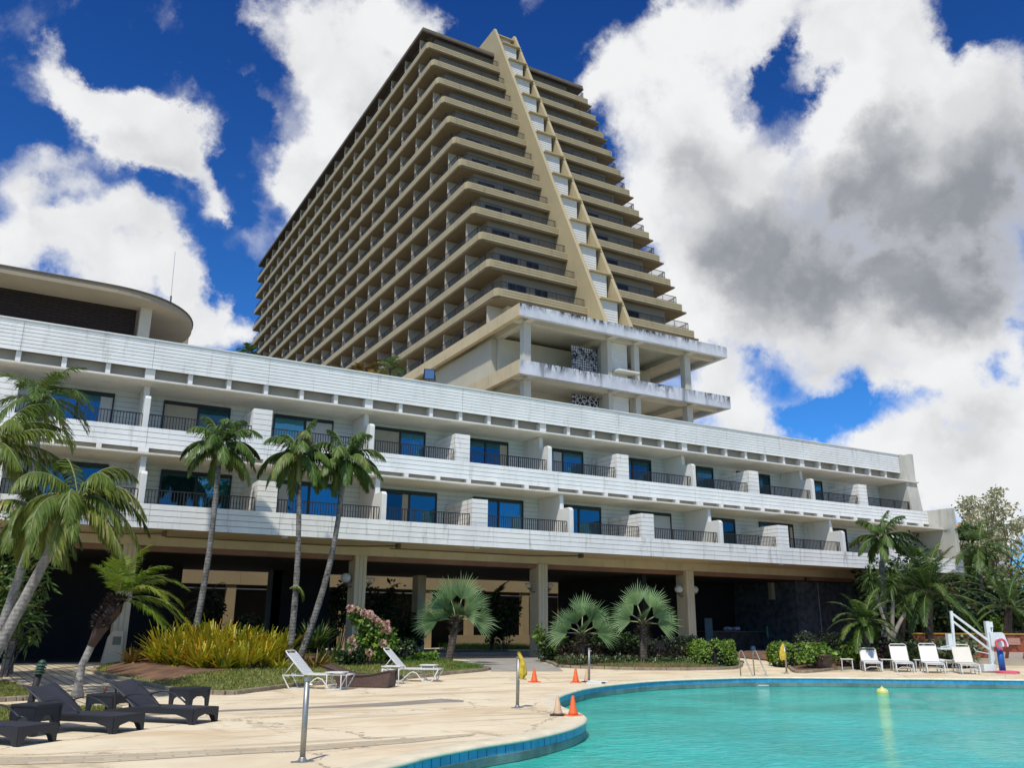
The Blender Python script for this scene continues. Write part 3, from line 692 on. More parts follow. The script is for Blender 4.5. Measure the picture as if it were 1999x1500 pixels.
M_tdark = surf('painted recess shade', (.012,.013,.014), .3, .1)  # near-black that stands for the shaded gap beside the louvres
M_tdoor, t, bs = newmat('balcony door, some with curtains'); av = t.n('ShaderNodeAttribute', attribute_name='var').outputs['Fac']
M_tdoor.node_tree.links.new(t.mix(t.ramp(av, .68, .74), (.012,.013,.014,1), t.mix(t.ramp(av, .86, .87), (.10,.09,.07,1), (.22,.20,.16,1))), bs.inputs['Base Color']); bs.inputs['Roughness'].default_value = .35
M_fin = surf('tan raked fin', (.45,.37,.21), .75, .05, .3, (.25,.2,.12,1), .3, streak=True)
M_louv = surf('white louvre', (.72,.72,.66), .6, .05, .6)
M_roofd = surf('dark roof edge', (.055,.042,.032), .8, .2)
NF = 12
yk = lambda k: 54.48+1.409*k
zk = lambda k: 27.41+3.022*k
FX0, FX1 = 38.2, 40.72           # the two fins (left faces)
FT = .32
YB = TFAR                          # far end
def band(y, z, h, x0, x1, far, cham=.32):
    """parapet band round the near end and both long sides (open ring), chamfered near corners"""
    w = .16; b = MB()
    out = [(x0, far), (x0, y+cham), (x0+cham*.6, y), (x1-.001, y), (x1, y+.3), (x1, far)]
    inn = [(x0+w, far), (x0+w, y+cham+.05), (x0+cham*.6+.1, y+w), (x1-w-.1, y+w), (x1-w, y+.4), (x1-w, far)]
    n = len(out); vs = []
    for l, zz in ((out, z-h), (out, z-.03), ([(a+(c-a)*.2, d+(e-d)*.2) for (a,d),(c,e) in zip(out, inn)], z), (inn, z), (inn, z-h)):
        vs += [(p[0], p[1], zz) for p in l]
    fs = []
    for r in range(5):
        for i in range(n-1): fs.append((r*n+i, r*n+i+1, ((r+1) % 5)*n+i+1, ((r+1) % 5)*n+i))
    b.add(vs, fs); return b
parts_part = []; parts_door = []
for k in range(NF):
    y, z = yk(k), zk(k)
    tp(band(y, z, .66, TX0, TX1, YB+.5), 'balcony_band', M_tband)
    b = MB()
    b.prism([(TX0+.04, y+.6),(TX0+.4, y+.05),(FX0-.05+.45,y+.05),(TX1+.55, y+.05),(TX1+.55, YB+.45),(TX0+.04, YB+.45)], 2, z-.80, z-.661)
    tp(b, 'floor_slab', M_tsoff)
    # two shallow raised courses on the band
    b = MB()
    for h_ in (.2, .42): b.box(TX0+.6, TX1-.1, y-.012, y+.01, z-h_-.02, z-h_)
    tp(b, 'band_groove', M_tsoff)
    # core walls
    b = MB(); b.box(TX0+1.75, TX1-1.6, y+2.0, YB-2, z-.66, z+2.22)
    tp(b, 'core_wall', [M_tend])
    # long side dark back wall strip + railing
    def rail_run(p0, p1, z0, h, sp):
        b = MB(); p0 = Vector(p0); p1 = Vector(p1); n_ = max(1, int((p1-p0).length/sp)); up = Vector((0,0,h))
        b.bar(p0+up, p1+up, .045, .04); b.bar(p0+Vector((0,0,.07)), p1+Vector((0,0,.07)), .025, .025)
        for i in range(n_+1):
            q = p0.lerp(p1, i/n_); r = .011 if i % 10 else .022
            b.box(q.x-r, q.x+r, q.y-r, q.y+r, z0, z0+h)
        return b
    near = k < 7
    tp(rail_run((TX0+.09, y+.65, z), (TX0+.09, YB, z), z, .62, .17 if near else .3), 'railing', M_rail)
    c = rail_run((TX0+.5, y+.09, z), (FX0-.25, y+.09, z), z, .62, .13)
    d = rail_run((TX0+.09, y+.65, z), (TX0+.5, y+.09, z), z, .62, .13); c.add(d.v, d.f)
    tp(c, 'railing', M_rail)
    c = rail_run((FX1+FT+.05, y+.09, z), (TX1-.6, y+.09, z), z, .62, .13)
    d = rail_run((TX1-.6, y+.09, z), (TX1-.6, y+3.2, z), z, .62, .13); c.add(d.v, d.f)
    tp(c, 'railing', M_rail)
    # windows on the near end
    yw = y+1.97
    for (a, c_) in ((TX0+2.2, TX0+3.9), (TX0+4.8, TX0+6.0), (FX1+1.9, FX1+4.4)):
        b = MB(); b.box(a, c_, yw-.03, yw+.02, z-.5, z+1.55); fr = tp(b, 'window', M_frame)
        q = MB()
        for i in range(2):
            m_ = (c_-a)/2; q.box(a+.07+i*m_, a+m_-.05+i*m_, yw-.045, yw-.031, z-.43, z+1.45)
        tp(q, 'pane', M_glass2, par=fr)
# balcony bays along the long side; row -1 stands on the podium slab
Y0B, BAYT = 60.66, 4.075
for k in range(-1, NF):
    z = zk(k) if k >= 0 else 24.84+.35
    zt = zk(k+1)-.80 if k < NF-1 else 62.85
    zb = z-.66 if k >= 0 else 24.5
    first = yk(k)+1.9
    for n_ in range(0, 21):
        yy = Y0B+BAYT*n_-BAYT
        if yy < first+.6 or yy > YB-1: continue
        b = MB(); b.box(TX0+.35, TX0+1.75, yy-.07, yy+.07, zb, zt-.001); parts_part.append(((yy-20)**2+z*z, b))
        if yy+2.6 < YB-2:
            b = MB(); b.box(TX0+1.70, TX0+1.752, yy+1.9, yy+3.6, zb+.1, zb+2.15); parts_door.append(((yy-20)**2+z*z, b))
for lst, nm_, m_ in ((parts_part, 'partition', M_tpart), (parts_door, 'balcony_door', M_tdoor)):
    lst.sort(key=lambda e: e[0]); rest = MB()
    for i, (d, b) in enumerate(lst):
        if i < 99: tp(b, nm_, m_)
        else:
            rest.cv = b.var[0]
            for q in range(0, len(b.v), 8): rest.add(b.v[q:q+8], [(3,2,1,0),(4,5,6,7),(0,1,5,4),(1,2,6,5),(2,3,7,6),(3,0,4,7)])
    if rest.v: tag(tp(rest, nm_, m_), kind='stuff')
# inner rim of the long-side bays: cream back wall, shade put into its darker colour
b = MB(); b.box(TX0+1.753, TX0+2.2, 56, YB-2, 24.6, 63.0)
yb_ = [(56.6,24.6),(yk(11)+2.1,63.0),(YB-2,63.0),(YB-2,24.6)]
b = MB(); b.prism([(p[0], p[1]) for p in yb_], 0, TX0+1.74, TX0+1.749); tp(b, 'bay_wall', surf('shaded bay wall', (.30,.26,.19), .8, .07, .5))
# roof slab
b = MB(); y = yk(12); b.box(TX0-.02, TX1+.4, y, YB+.6, 62.85, 63.05); b.box(TX0+1.2, TX1-1, y+1.5, YB-1, 60.9, 62.849); tp(b, 'roof_slab', M_roofd)
b = MB(); b.box(TX0+.02, TX1+.35, y+.04, YB+.55, 63.051, 63.40); tp(b, 'roof_edge', surf('brown roof edge', (.16,.13,.09), .8, .15))
# two raked fins and the stepped louvre boxes between them
sl = .469
for x in (FX0, FX1):
    b = MB(); b.prism([(51.8,24.86),(51.85+sl*41.88,66.75),(75.4,66.7),(76,62.9),(80,62.8),(80,55),(60,26)], 0, x, x+FT); bevel(tp(b, 'raked_fin', M_fin), .04)
for k in range(-1, NF+1):
    z0 = 24.87+3.022*(k+1); z1 = z0+3.022
    if z1 > 66.2: z1 = 66.1
    yf = 51.85+sl*(z0+2.75-24.87)+.12
    b = MB(); n_ = 13; hh = (z1-.12-z0)/n_
    for i in range(n_):
        za = z0+i*hh; b.prism([(yf-.005, za),(yf+.02, za+hh-.012),(yf+.08, za+hh-.012),(yf+.07, za)], 0, FX0+FT+.06, FX1-.34)
    b.box(FX0+FT+.06, FX1-.34, yf+.06, yf+3.2, z0, z1-.12)
    tp(b, 'louvre_box', M_louv)
    b = MB(); b.box(FX0+FT+.02, FX1+.05, yf-.34, yf+1.3, z1-.119, z1); tp(b, 'louvre_cap', M_fin)
    b = MB(); b.box(FX1-.339, FX1-.002, yf+1.6, yf+3.2, z0, z1-.12); tp(b, 'recess_shade', M_tdark)  # shade in the gap, put in as a dark box
# podium: two projecting slabs on columns
M_pod, t, bs = newmat('stained white podium edge'); pos = t.n('ShaderNodeNewGeometry').outputs['Position']; L = M_pod.node_tree.links.new
sx = t.n('ShaderNodeSeparateXYZ', inp={0: pos})
st = t.ramp(t.noise(t.mapv(pos, (1.5,1.5,.5)), 1.7, 9, .78, .5), .42, .56)
fr_ = t.noise(t.mapv(pos, (.25,.25,.1)), 1., 3, .5)
top1 = t.ramp(sx.outputs[2], 24.05, 24.9); low1 = t.math('MULTIPLY', t.ramp(sx.outputs[2], 19.3, 20.5), t.math('LESS_THAN', sx.outputs[2], 22.))
hh_ = t.math('ADD', t.math('MULTIPLY', top1, t.math('GREATER_THAN', sx.outputs[2], 22.)), low1)
edge = t.math('MULTIPLY', st, t.math('MULTIPLY', t.math('POWER', hh_, 1.5), t.math('ADD', .35, t.math('MULTIPLY', t.ramp(t.noise(t.mapv(pos, (.35,.35,.1), (9,2,0)), 1., 2, .5), .4, .6), .9))))
runs = t.math('MULTIPLY', t.ramp(t.noise(t.mapv(pos, (.55,.55,.05), (3.7,0,0)), 1.3, 3, .5), .60, .70), .8)
spk = t.ramp(t.noise(pos, 7, 6, .8), .60, .68)
edge = t.math('MAXIMUM', edge, t.math('MULTIPLY', spk, t.math('MULTIPLY', hh_, t.ramp(fr_, .35, .6))))
c = t.mix(t.ramp(t.noise(pos, .6, 4), .3, .7), (.50,.53,.57,1), (.62,.645,.67,1))
c = t.mix(t.math('MULTIPLY', t.ramp(t.noise(t.mapv(pos, (1.5,1.5,.12)), 1.8, 5, .6), .5, .75), .4), c, (.36,.37,.38,1))
c = t.mix(t.math('MULTIPLY', runs, t.math('LESS_THAN', sx.outputs[2], 22.)), c, (.12,.125,.13,1))
c = t.mix(t.math('MULTIPLY', edge, .93), c, (.022,.026,.034,1))
L(c, bs.inputs['Base Color']); bs.inputs['Roughness'].default_value = .75
PX0, PX1, PY = 29.52, 50.02, 50.84
M_podside = surf('tan podium side', (.56,.455,.27), .75, .07, .5, (.2,.15,.09,1), .6, streak=True)
for (z0, z1, far, nm_) in ((23.89, 24.84, TFAR, 'podium_slab'), (19.41, 20.46, 66., 'podium_slab')):
    b = MB(); b.box(PX0+.06, PX1, PY, PY+.35, z0, z1); tp(b, 'podium_edge', M_pod)
    b = MB(); b.box(PX0, PX0+.35, PY+.02, far, z0-.01, z1-.012); tp(b, 'podium_edge', M_podside)
    b = MB(); b.box(PX1-.35, PX1-.01, PY+.351, far, z0, z1-.01); tp(b, 'podium_edge', M_pod)
    b = MB(); b.box(PX0+.351, PX1-.351, PY+.351, far, z0+.45, z1-.02); tp(b, nm_, M_twall)
    b = MB()
    for x in (30.95, 38.6, 41.2, 46.6): b.box(x-.3, x+.3, PY+.36, PY+9, z0+.02, z0+.449)
    b.box(PX0+.36, PX1-.36, PY+1.2, PY+1.75, z0+.03, z0+.448); tp(b, 'podium_beam', M_twall)
M_pcol = surf('podium column', (.52,.50,.42), .7, .06, .8)
for x, w_ in ((30.95, .62), (41.25, .5), (46.6, .62)):
    b = MB(); b.box(x-w_/2, x+w_/2, PY+1.2, PY+1.2+w_, 12, 19.43); b.box(x-w_/2, x+w_/2, PY+1.2, PY+1.2+w_, 20.44, 23.91); bevel(tp(b, 'podium_column', M_pcol), .03)
b = MB(); b.box(38.4, 38.8, PY+1.3, PY+2.2, 12, 23.9); tp(b, 'pilaster', M_pcol)
for z0, z1 in ((12, 19.42), (20.4, 23.9)):
    b = MB(); n_ = int((z1-z0)/.17); hh = (z1-z0)/n_
    for i in range(n_): b.box(38.95, 40.65, PY+1.7, PY+1.75, z0+i*hh+.02, z0+(i+1)*hh)
    b.box(38.96, 40.64, PY+1.74, PY+3.4, z0, z1-.01); tp(b, 'louvre_box', M_louv)
b = MB(); b.box(39.0, 41.1, PY+.7, PY+1.69, 21.3, 21.42); tp(b, 'louvre_cap', M_louv)
b = MB(); b.box(40.66, 41.1, PY+2.2, PY+4, 12, 23.9); tp(b, 'recess_shade', M_tdark)  # podium gap shade, also a painted dark box
# walls behind the columns
b = MB(); b.box(PX0+1.3, 38.4, 56.2, 60, 12, 23.9); b.box(41.2, 47.0, 57.5, 60, 12, 23.9); tp(b, 'podium_wall', M_twall)
b = MB(); b.box(PX0+.8, PX0+1.29, 56.6, 110, 12, 23.88); tp(b, 'podium_wall', surf('sunny cream wall', (.50,.46,.34), .75, .05, .4))  # sunny tone put into the colour, paired with the shaded bay wall
# perforated black and white screens
M_scr, t, bs = newmat('black and white screen'); pos = t.n('ShaderNodeNewGeometry').outputs['Position']; L = M_scr.node_tree.links.new
vr = t.n('ShaderNodeTexVoronoi', feature='DISTANCE_TO_EDGE', inp={'Vector': pos, 'Scale': 3.3}).outputs[0]
sx = t.n('ShaderNodeSeparateXYZ', inp={0: pos})
dg = t.math('MULTIPLY', t.math('SINE', t.math('MULTIPLY', t.math('ADD', sx.outputs[0], sx.outputs[2]), 15)), t.math('SINE', t.math('MULTIPLY', t.math('SUBTRACT', sx.outputs[0], sx.outputs[2]), 15)))
mk = t.ramp(t.noise(pos, .8, 4, .6, 1.2), .47, .53)
wv = t.ramp(t.noise(pos, 2.4, 3, .5, 3.0), .52, .56)
up = t.math('GREATER_THAN', sx.outputs[2], 20.)
pat = t.mix(up, t.math('LESS_THAN', vr, .085), t.mix(mk, t.math('GREATER_THAN', dg, -.12), t.math('MULTIPLY', wv, .8)))
L(t.mix(pat, (.010,.012,.022,1), (.47,.48,.49,1)), bs.inputs['Base Color']); bs.inputs['Roughness'].default_value = .7
for z0, z1 in ((15, 19.35), (20.5, 23.4)):
    b = MB(); b.box(35.9, 38.38, PY+2.6, PY+2.72, z0, z1); tp(b, 'screen', M_scr)
for (a, c_) in ((yk(0), 27.3),):
    pass
b = MB(); b.box(TX0+1.752, TX1-1.6, 55.8, YB-2, 24.5, 26.60); tp(b, 'core_wall', M_twall)
c = rail_run((TX0+.09, 57.5, 24.84), (TX0+.09, YB, 24.84), 24.84, .62, .17); tp(c, 'railing', M_rail)
# ------------------------------------------------------------------ plants
M_palm = leafmat('palm leaflets', (.05,.105,.018,1), (.13,.21,.04,1), (.28,.26,.08,1))
M_palmY = leafmat('sunlit windblown palm leaflets', (.075,.13,.018,1), (.22,.27,.05,1), (.42,.38,.15,1))  # lit, yellower copy of the palm leaf; sunlight put into its colour
M_lime = leafmat('lime palm leaflets', (.115,.19,.015,1), (.24,.33,.035,1), (.35,.32,.06,1), trans=.35)
M_fan = leafmat('blue green fan leaf', (.10,.20,.075,1), (.30,.44,.20,1), None, .5, .15)
M_cyc = leafmat('cycad leaflets', (.03,.07,.014,1), (.085,.15,.03,1), (.2,.2,.05,1))
M_drac = leafmat('strappy green leaf', (.05,.10,.02,1), (.12,.19,.04,1), (.22,.22,.08,1))
M_hedge = leafmat('hedge leaf', (.07,.15,.018,1), (.19,.30,.04,1), (.30,.38,.07,1))
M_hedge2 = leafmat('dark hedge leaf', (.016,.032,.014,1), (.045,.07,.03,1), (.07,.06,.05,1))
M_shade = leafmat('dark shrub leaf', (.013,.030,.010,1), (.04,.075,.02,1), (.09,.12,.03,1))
M_purp = leafmat('purple brown leaf', (.035,.025,.022,1), (.085,.055,.045,1), (.07,.09,.03,1))
M_crot = leafmat('yellow croton strap leaf', (.20,.25,.015,1), (.64,.52,.035,1), (.55,.25,.03,1), .4, .3)
M_crot2 = leafmat('rust croton leaf', (.10,.09,.02,1), (.26,.15,.035,1), (.33,.25,.06,1))
M_var = leafmat('pale ground cover leaf', (.06,.10,.03,1), (.20,.24,.12,1), (.3,.32,.2,1))
M_pale = leafmat('pale dry leaf', (.32,.33,.18,1), (.54,.52,.35,1), (.20,.26,.10,1))
M_tree = leafmat('tree leaf', (.04,.08,.018,1), (.11,.17,.04,1), (.2,.22,.07,1))
M_pink = leafmat('pink blossom', (.62,.30,.25,1), (.78,.52,.44,1), (.8,.66,.55,1), .6, .3)
M_husk = leafmat('dry husk', (.10,.07,.045,1), (.22,.17,.11,1), None, .9, .05)
M_dhusk = leafmat('dark husk', (.025,.016,.012,1), (.075,.05,.04,1), (.16,.12,.10,1), .9, .02)
def barkmat(name, c0, c1, c2, ring=9.):
    m, t, bs = newmat(name); pos = t.n('ShaderNodeNewGeometry').outputs['Position']; L = m.node_tree.links.new
    c = t.mix(t.ramp(t.noise(t.mapv(pos, (1,1,.6)), 7, 5, .7), .38, .62), c0, c1)
    c = t.mix(t.ramp(t.noise(pos, 2.2, 5, .7), .56, .66), c, c2)
    wv = t.n('ShaderNodeTexWave', wave_type='BANDS', bands_direction='Z', inp={'Vector': pos, 'Scale': ring*.3, 'Distortion': 1.5, 'Detail': 2.}).outputs[1]
    c = t.mix(t.math('MULTIPLY', t.ramp(wv, .25, .05), .16), c, (.05,.045,.04,1))
    L(c, bs.inputs['Base Color']); bs.inputs['Roughness'].default_value = .9
    L(t.n('ShaderNodeBump', inp={'Strength': .4, 'Distance': .02, 'Height': t.math('ADD', wv, t.noise(pos, 18, 4, .7))}).outputs[0], bs.inputs['Normal'])
    return m
M_bark = barkmat('grey palm bark', (.20,.185,.165,1), (.33,.32,.29,1), (.12,.11,.10,1))
M_bark2 = barkmat('dark mossy bark', (.11,.105,.09,1), (.24,.23,.21,1), (.035,.035,.028,1))
M_barkb = barkmat('brown bark', (.06,.045,.032,1), (.13,.10,.075,1), (.03,.025,.02,1))
M_shaft = surf('green crown shaft', (.16,.20,.06), .5, .2, 3.)
M_stalk = surf('pale green stalk', (.26,.28,.13), .55, .15, 3.)

UPV = Vector((0,0,1)); azr = math.atan2(RH.y, RH.x)
def leaf(b, p, d, n, L_, w, droop=.25, segs=2, tipw=.0):
    """tapered strap leaf from p along d, bending down, surface normal about n"""
    d = d.normalized(); s = d.cross(n)
    if s.length < 1e-3: s = d.cross(Vector((1,0,0)))
    s.normalize(); vs = []; q = p.copy(); dd = d.copy(); ws = [w*.5, w*.5, w*.32, tipw] if segs == 3 else [w*.42, w*.5, tipw]
    vs = [q-s*ws[0], q+s*ws[0]]
    for i in range(1, segs+1):
        dd = (dd-UPV*droop).normalized(); q = q+dd*(L_/segs)
        if i < segs or tipw > 0: vs += [q-s*ws[i], q+s*ws[i]]
        else: vs.append(q)
    fs = [(2*i, 2*i+1, 2*i+3, 2*i+2) for i in range(segs-1)]
    m = 2*(segs-1); fs.append((m, m+1, m+3, m+2) if tipw > 0 else (m, m+1, m+2))
    b.add(vs, fs)
def frond(b, st, p, az, el, L_, droop, ll, lw, n=34, wind=None, ldroop=.35, ang=55, stalk=.14, mi_st=1, vee=.25, rr=.022):
    """feather leaf: arching midrib with drooping leaflets on both sides"""
    d0 = Vector((math.cos(az)*math.cos(el), math.sin(az)*math.cos(el), math.sin(el)))
    pts = [p.copy()]; dirs = [d0.copy()]; N = 14; d = d0.copy()
    for i in range(N):
        t = (i+1)/N; d = (d+Vector((0,0,-droop/N*(.5+1.4*t)))+(wind*(t/N*1.6) if wind else Vector())).normalized()
        pts.append(pts[-1]+d*(L_/N)); dirs.append(d)
    st.tube(pts, [rr*(1-.85*i/N) for i in range(N+1)], 5)
    base = rnd.random()
    for j in range(n):
        t = stalk+(1-stalk)*(j+.5)/n; f = t*N; i = min(N-1, int(f)); q = pts[i].lerp(pts[i+1], f-i); dd = dirs[i]
        s = dd.cross(UPV); s = s.normalized() if s.length > .05 else Vector((1,0,0)); nn = s.cross(dd)
        lt = ll*(math.sin(math.pi*(.12+.83*t))**.7)*rnd.uniform(.85,1.1); a = R_(ang)*(1-.45*t)*rnd.uniform(.85,1.15)
        for sg in (-1, 1):
            b.cv = min(1, max(0, base*.55+rnd.random()*.5))
            v = (dd*math.cos(a)+s*sg*math.sin(a)+nn*(vee+rnd.uniform(-.12,.12)))
            if wind: v = v+wind*.5
            leaf(b, q, v, nn+UPV*.2+s*rnd.uniform(-.3,.3), lt, lw, ldroop*rnd.uniform(.6,1.4))
    b.cv = None
def trunk_pts(p0, p1, bow=(0,0,0), n=14, r0=.12, r1=.08, flare=1.5):
    p0 = Vector(p0); p1 = Vector(p1); bw = Vector(bow); pts = []; rs = []
    for i in range(n+1):
        t = i/n; pts.append(p0.lerp(p1, t)+bw*math.sin(math.pi*t)); rs.append((r0+(r1-r0)*t)*(1+(flare-1)*max(0, 1-t*9))*(1+.03*math.sin(i*2.3)))
    return pts, rs
def palm(name, base, top, label, group, nf=15, L_=1.9, droop=1.3, ll=.5, lw=.04, wind=None, mat_=None, bark=None, r=(.11,.085), bow=(0,0,0), shaft=.7, el=(-.3,1.45), seed=1, n=34, ldroop=.4, azs=None, vee=.25):
    rnd.seed(seed); base = Vector(base); top = Vector(top)
    t = empty(name, base, 0, label, 'palm tree', group)
    pts, rs = trunk_pts((0,0,-.15), top-base, bow, 18, *r)
    MB().tube(pts, rs, 10).build('trunk', bark or M_bark, t, True)
    ax = (pts[-1]-pts[-4]).normalized(); tp_ = pts[-1]+ax*shaft
    if shaft > .05:
        MB().tube([pts[-1]-ax*.05, pts[-1]+ax*.12, pts[-1]+ax*shaft*.6, tp_, tp_+ax*.15], [r[1]*1.0, r[1]*1.35, r[1]*1.15, r[1]*.7, .02], 10).build('crown_shaft', M_shaft, t, True)
    b = MB(); st = MB()
    for i in range(nf):
        f = (i+.5)/nf; az = i*2.39996+rnd.uniform(-.25,.25); e = el[1]+(el[0]-el[1])*f**.8+rnd.uniform(-.08,.08)
        frond(b, st, tp_-ax*.1*f, az, e, L_*rnd.uniform(.85,1.08)*(1-.12*(f < .15)), droop*rnd.uniform(.8,1.2), ll, lw, n, wind, ldroop, vee=vee)
    b.build('crown', mat_ or M_palm, t); st.build('midribs', M_stalk, t, True)
    return t
# ---- four windblown palms on the left
WIND = RH*.75+FH*.1
gW = 'windblown palms on the left lawn'
D_ = 22.5
def leftpalm(bx, by, tx, ty, cy, label, seed, dist, L_=2.4, nf=16, r=(.15,.105), droop=1.5, el=(-.35,1.4)):
    p0 = DP(bx, by, dist); p0.z = 0.02; p1 = DP(tx, ty, dist)
    return palm('windblown_palm', p0, p1, label, gW, nf, L_, droop, .66, .052, WIND, M_palmY, M_bark, r, (0,0,0), max(.1, (DP(tx,cy,dist)-p1).length*.75), el, seed, 60, .95, vee=.05)
leftpalm(-55, 1352, 128, 1020, 955, 'tallest-crowned windblown palm with a bare grey trunk leaning right', 11, 22.0, 2.25, 22, (.155,.11), 2.1)
leftpalm(-40, 1350, 66, 1040, 990, 'windblown palm with a yellowish upper trunk just behind the leaning grey one', 12, 24.0, 1.75, 17, (.14,.10), 2.1)
leftpalm(-130, 1350, -25, 930, 850, 'windblown palm cut by the left photo edge with fronds over the upper balcony', 13, 23.5, 2.5, 18, (.15,.11), 1.4)
p0 = DP(10,1335,28); p0.z = .1
palm('windblown_palm', p0, DP(78,815,28), 'darker palm behind the windblown ones before the upper left balcony', gW, 17, 2.3, 1.6, .6, .05, WIND*.5, M_palm, M_bark, (.14,.1), (0,0,0), .7, (-.3,1.35), 14, 36, .45)
# ---- three slim palms by the arcade, one by the end of the wing, one beyond it
gS = 'slim palms in front of the white wing'
def slim(bx, by, tx, ty, cy, dist, label, seed, L_=1.75, nf=13, bark=None, r=(.12,.085), bow=(0,0,0), **kw):
    p0 = DP(bx, by, dist); p1 = DP(tx, ty, dist)
    return palm('slim_palm', p0, p1, label, gS, nf, L_, kw.pop('droop', 1.75), .62, .052, RH*.18, M_palm, bark, r, bow, max(.1, (DP(tx, cy, dist)-p1).length), kw.pop('el', (-.2,1.5)), seed, 56, .85, vee=.08, **kw)
slim(368, 1296, 427, 908, 870, 31.8, 'slim palm rising behind the yellow crotons, mossy below its crown', 21, 1.95, 20, M_bark2, (.12,.09), RT*-.0+Vector((.12,-.05,0)))
slim(563, 1300, 584, 940, 888, 31.5, 'slim near-vertical palm with a small sprouting tuft on its trunk', 22, 1.95, 20, M_bark2, (.125,.085), Vector((.1,-.05,0)))
slim(577, 1300, 670, 942, 896, 31.9, 'slim palm leaning right over the second-floor balcony rail', 23, 1.85, 20, M_bark2, (.13,.085), Vector((.25,-.1,0)))
slim(1727, 1240, 1722, 1078, 1048, 43.0, 'short slim palm before the last balconies at the far end of the wing', 24, 1.9, 13, M_bark2, (.13,.10), droop=1.3)
p0 = DP(1916, 1262, 56)
palm('coconut_palm', p0, DP(1912, 1070, 56), 'dark palm standing beyond the end wall of the white wing', None, 13, 3.0, 1.2, .75, .06, RH*.15, M_cyc, M_barkb, (.16,.13), (0,0,0), .2, (-.3,1.4), 25, 34, .5)
# tuft on the second slim palm
b = MB(); st = MB(); q = DP(566,1150,31.35)
for a in (-.5,.0,.5,.9): frond(b, st, Vector(), -.55+a*.6, .55-a*.3, .75, 2.4, .22, .03, 16, None, .5)
t = empty('fern', q, 0, 'small drooping fern tuft sprouting from a slim palm trunk', 'fern'); b.build('fronds', M_lime, t); st.build('midribs', M_stalk, t)
# ---- lime green date palm leaning on the paver walk
rnd.seed(31)
base = GP(150,1364); dist = (base-EYE).dot(FH)
P_ = [DP(x, y, dist) for x, y in ((150,1366),(153,1340),(160,1300),(178,1262),(192,1235),(205,1212),(222,1188),(232,1172))]
t = empty('date_palm', base, 0, 'lime green young date palm with a crooked leaning trunk beside the wicker loungers', 'palm tree')
MB().tube([p-base for p in P_], [.17,.10,.085,.085,.09,.11,.13,.10], 10).build('trunk', M_bark, t, True)
b = MB()
for i in range(520):
    f = rnd.random(); p = P_[4].lerp(P_[7], f)-base; a = rnd.uniform(0, 6.28); d = Vector((math.cos(a), math.sin(a), rnd.uniform(.1,.9)))
    leaf(b, p+d*.14, d, UPV, rnd.uniform(.10,.24), .07, .1)
b.build('leaf_bases', M_dhusk, t)
MB().tube([p-base for p in P_[3:8]], [.09,.14,.19,.21,.13], 10).build('husk', M_dhusk, t, True)
b = MB(); st = MB(); tp_ = P_[7]-base
for i, (da, e, L_, dr) in enumerate(((-.1,1.1,1.25,1.2),(.25,.85,1.45,1.5),(-.5,.7,1.4,1.6),(.1,.35,1.5,1.5),(.55,.3,1.4,1.5),(-.35,.1,1.3,1.3),(1.0,1.0,1.2,1.4),(2.4,1.25,1.0,1.0),(-1.2,.9,1.2,1.4),(.0,1.45,1.2,.9),(3.1,1.1,.9,1.2),(.3,-.1,1.2,1.0),(-1.7,1.2,1.0,1.2),(.75,.65,1.4,1.6))):
    frond(b, st, tp_, azr+da, e, L_*1.22, dr*.9, .46, .026, 50, RH*.45+FH*.05, .28, 62, .18, vee=.15, rr=.014)
b.build('crown', M_lime, t); st.build('midribs', M_stalk, t)
# ---- fan palms
def fanleaf(b, st, p, th, dep, Ls, R0, n=19, spread=1.9):
    """fan blade on a stalk: th = lean angle seen from the pool, dep = lean towards (+) or away from (-) the pool"""
    out = (RH*math.cos(th)+UPV*math.sin(th)); d = (out-FH*dep).normalized(); q = p+d*Ls
    st.tube([p, p.lerp(q,.5)+UPV*.04, q], [.035,.027,.02], 5)
    n2 = (-FH*1.0+out*dep*.9+UPV*rnd.uniform(-.2,.2)+RH*rnd.uniform(-.3,.3)); n2 = (n2-d*n2.dot(d)).normalized(); s2 = n2.cross(d).normalized(); base = rnd.random()
    for i in range(n):
        a = -spread/2+spread*(i+.5)/n; L_ = R0*(1-.22*(abs(a)/(spread/2))**2)*rnd.uniform(.82,1.08)
        v = (d*math.cos(a)+s2*math.sin(a)+n2*(.16*abs(a))).normalized(); hw = R0*spread/n*.25; side = (-d*math.sin(a)+s2*math.cos(a)).normalized(); fold = n2*.03
        b.cv = min(1, base*.6+rnd.random()*.4)
        m1 = q+v*L_*.36; m2 = q+v*L_*.70-UPV*.015*L_; tip = q+v*L_-UPV*rnd.uniform(.03,.12)*L_
        b.add([q, m1-side*hw-fold, m1+fold, m1+side*hw-fold, m2, tip, m2-side*hw*.62-fold*.5, m2+side*hw*.62-fold*.5],
              [(0,2,1),(0,3,2),(1,2,4,6),(2,3,7,4),(6,4,5),(4,7,5)])
    b.cv = None
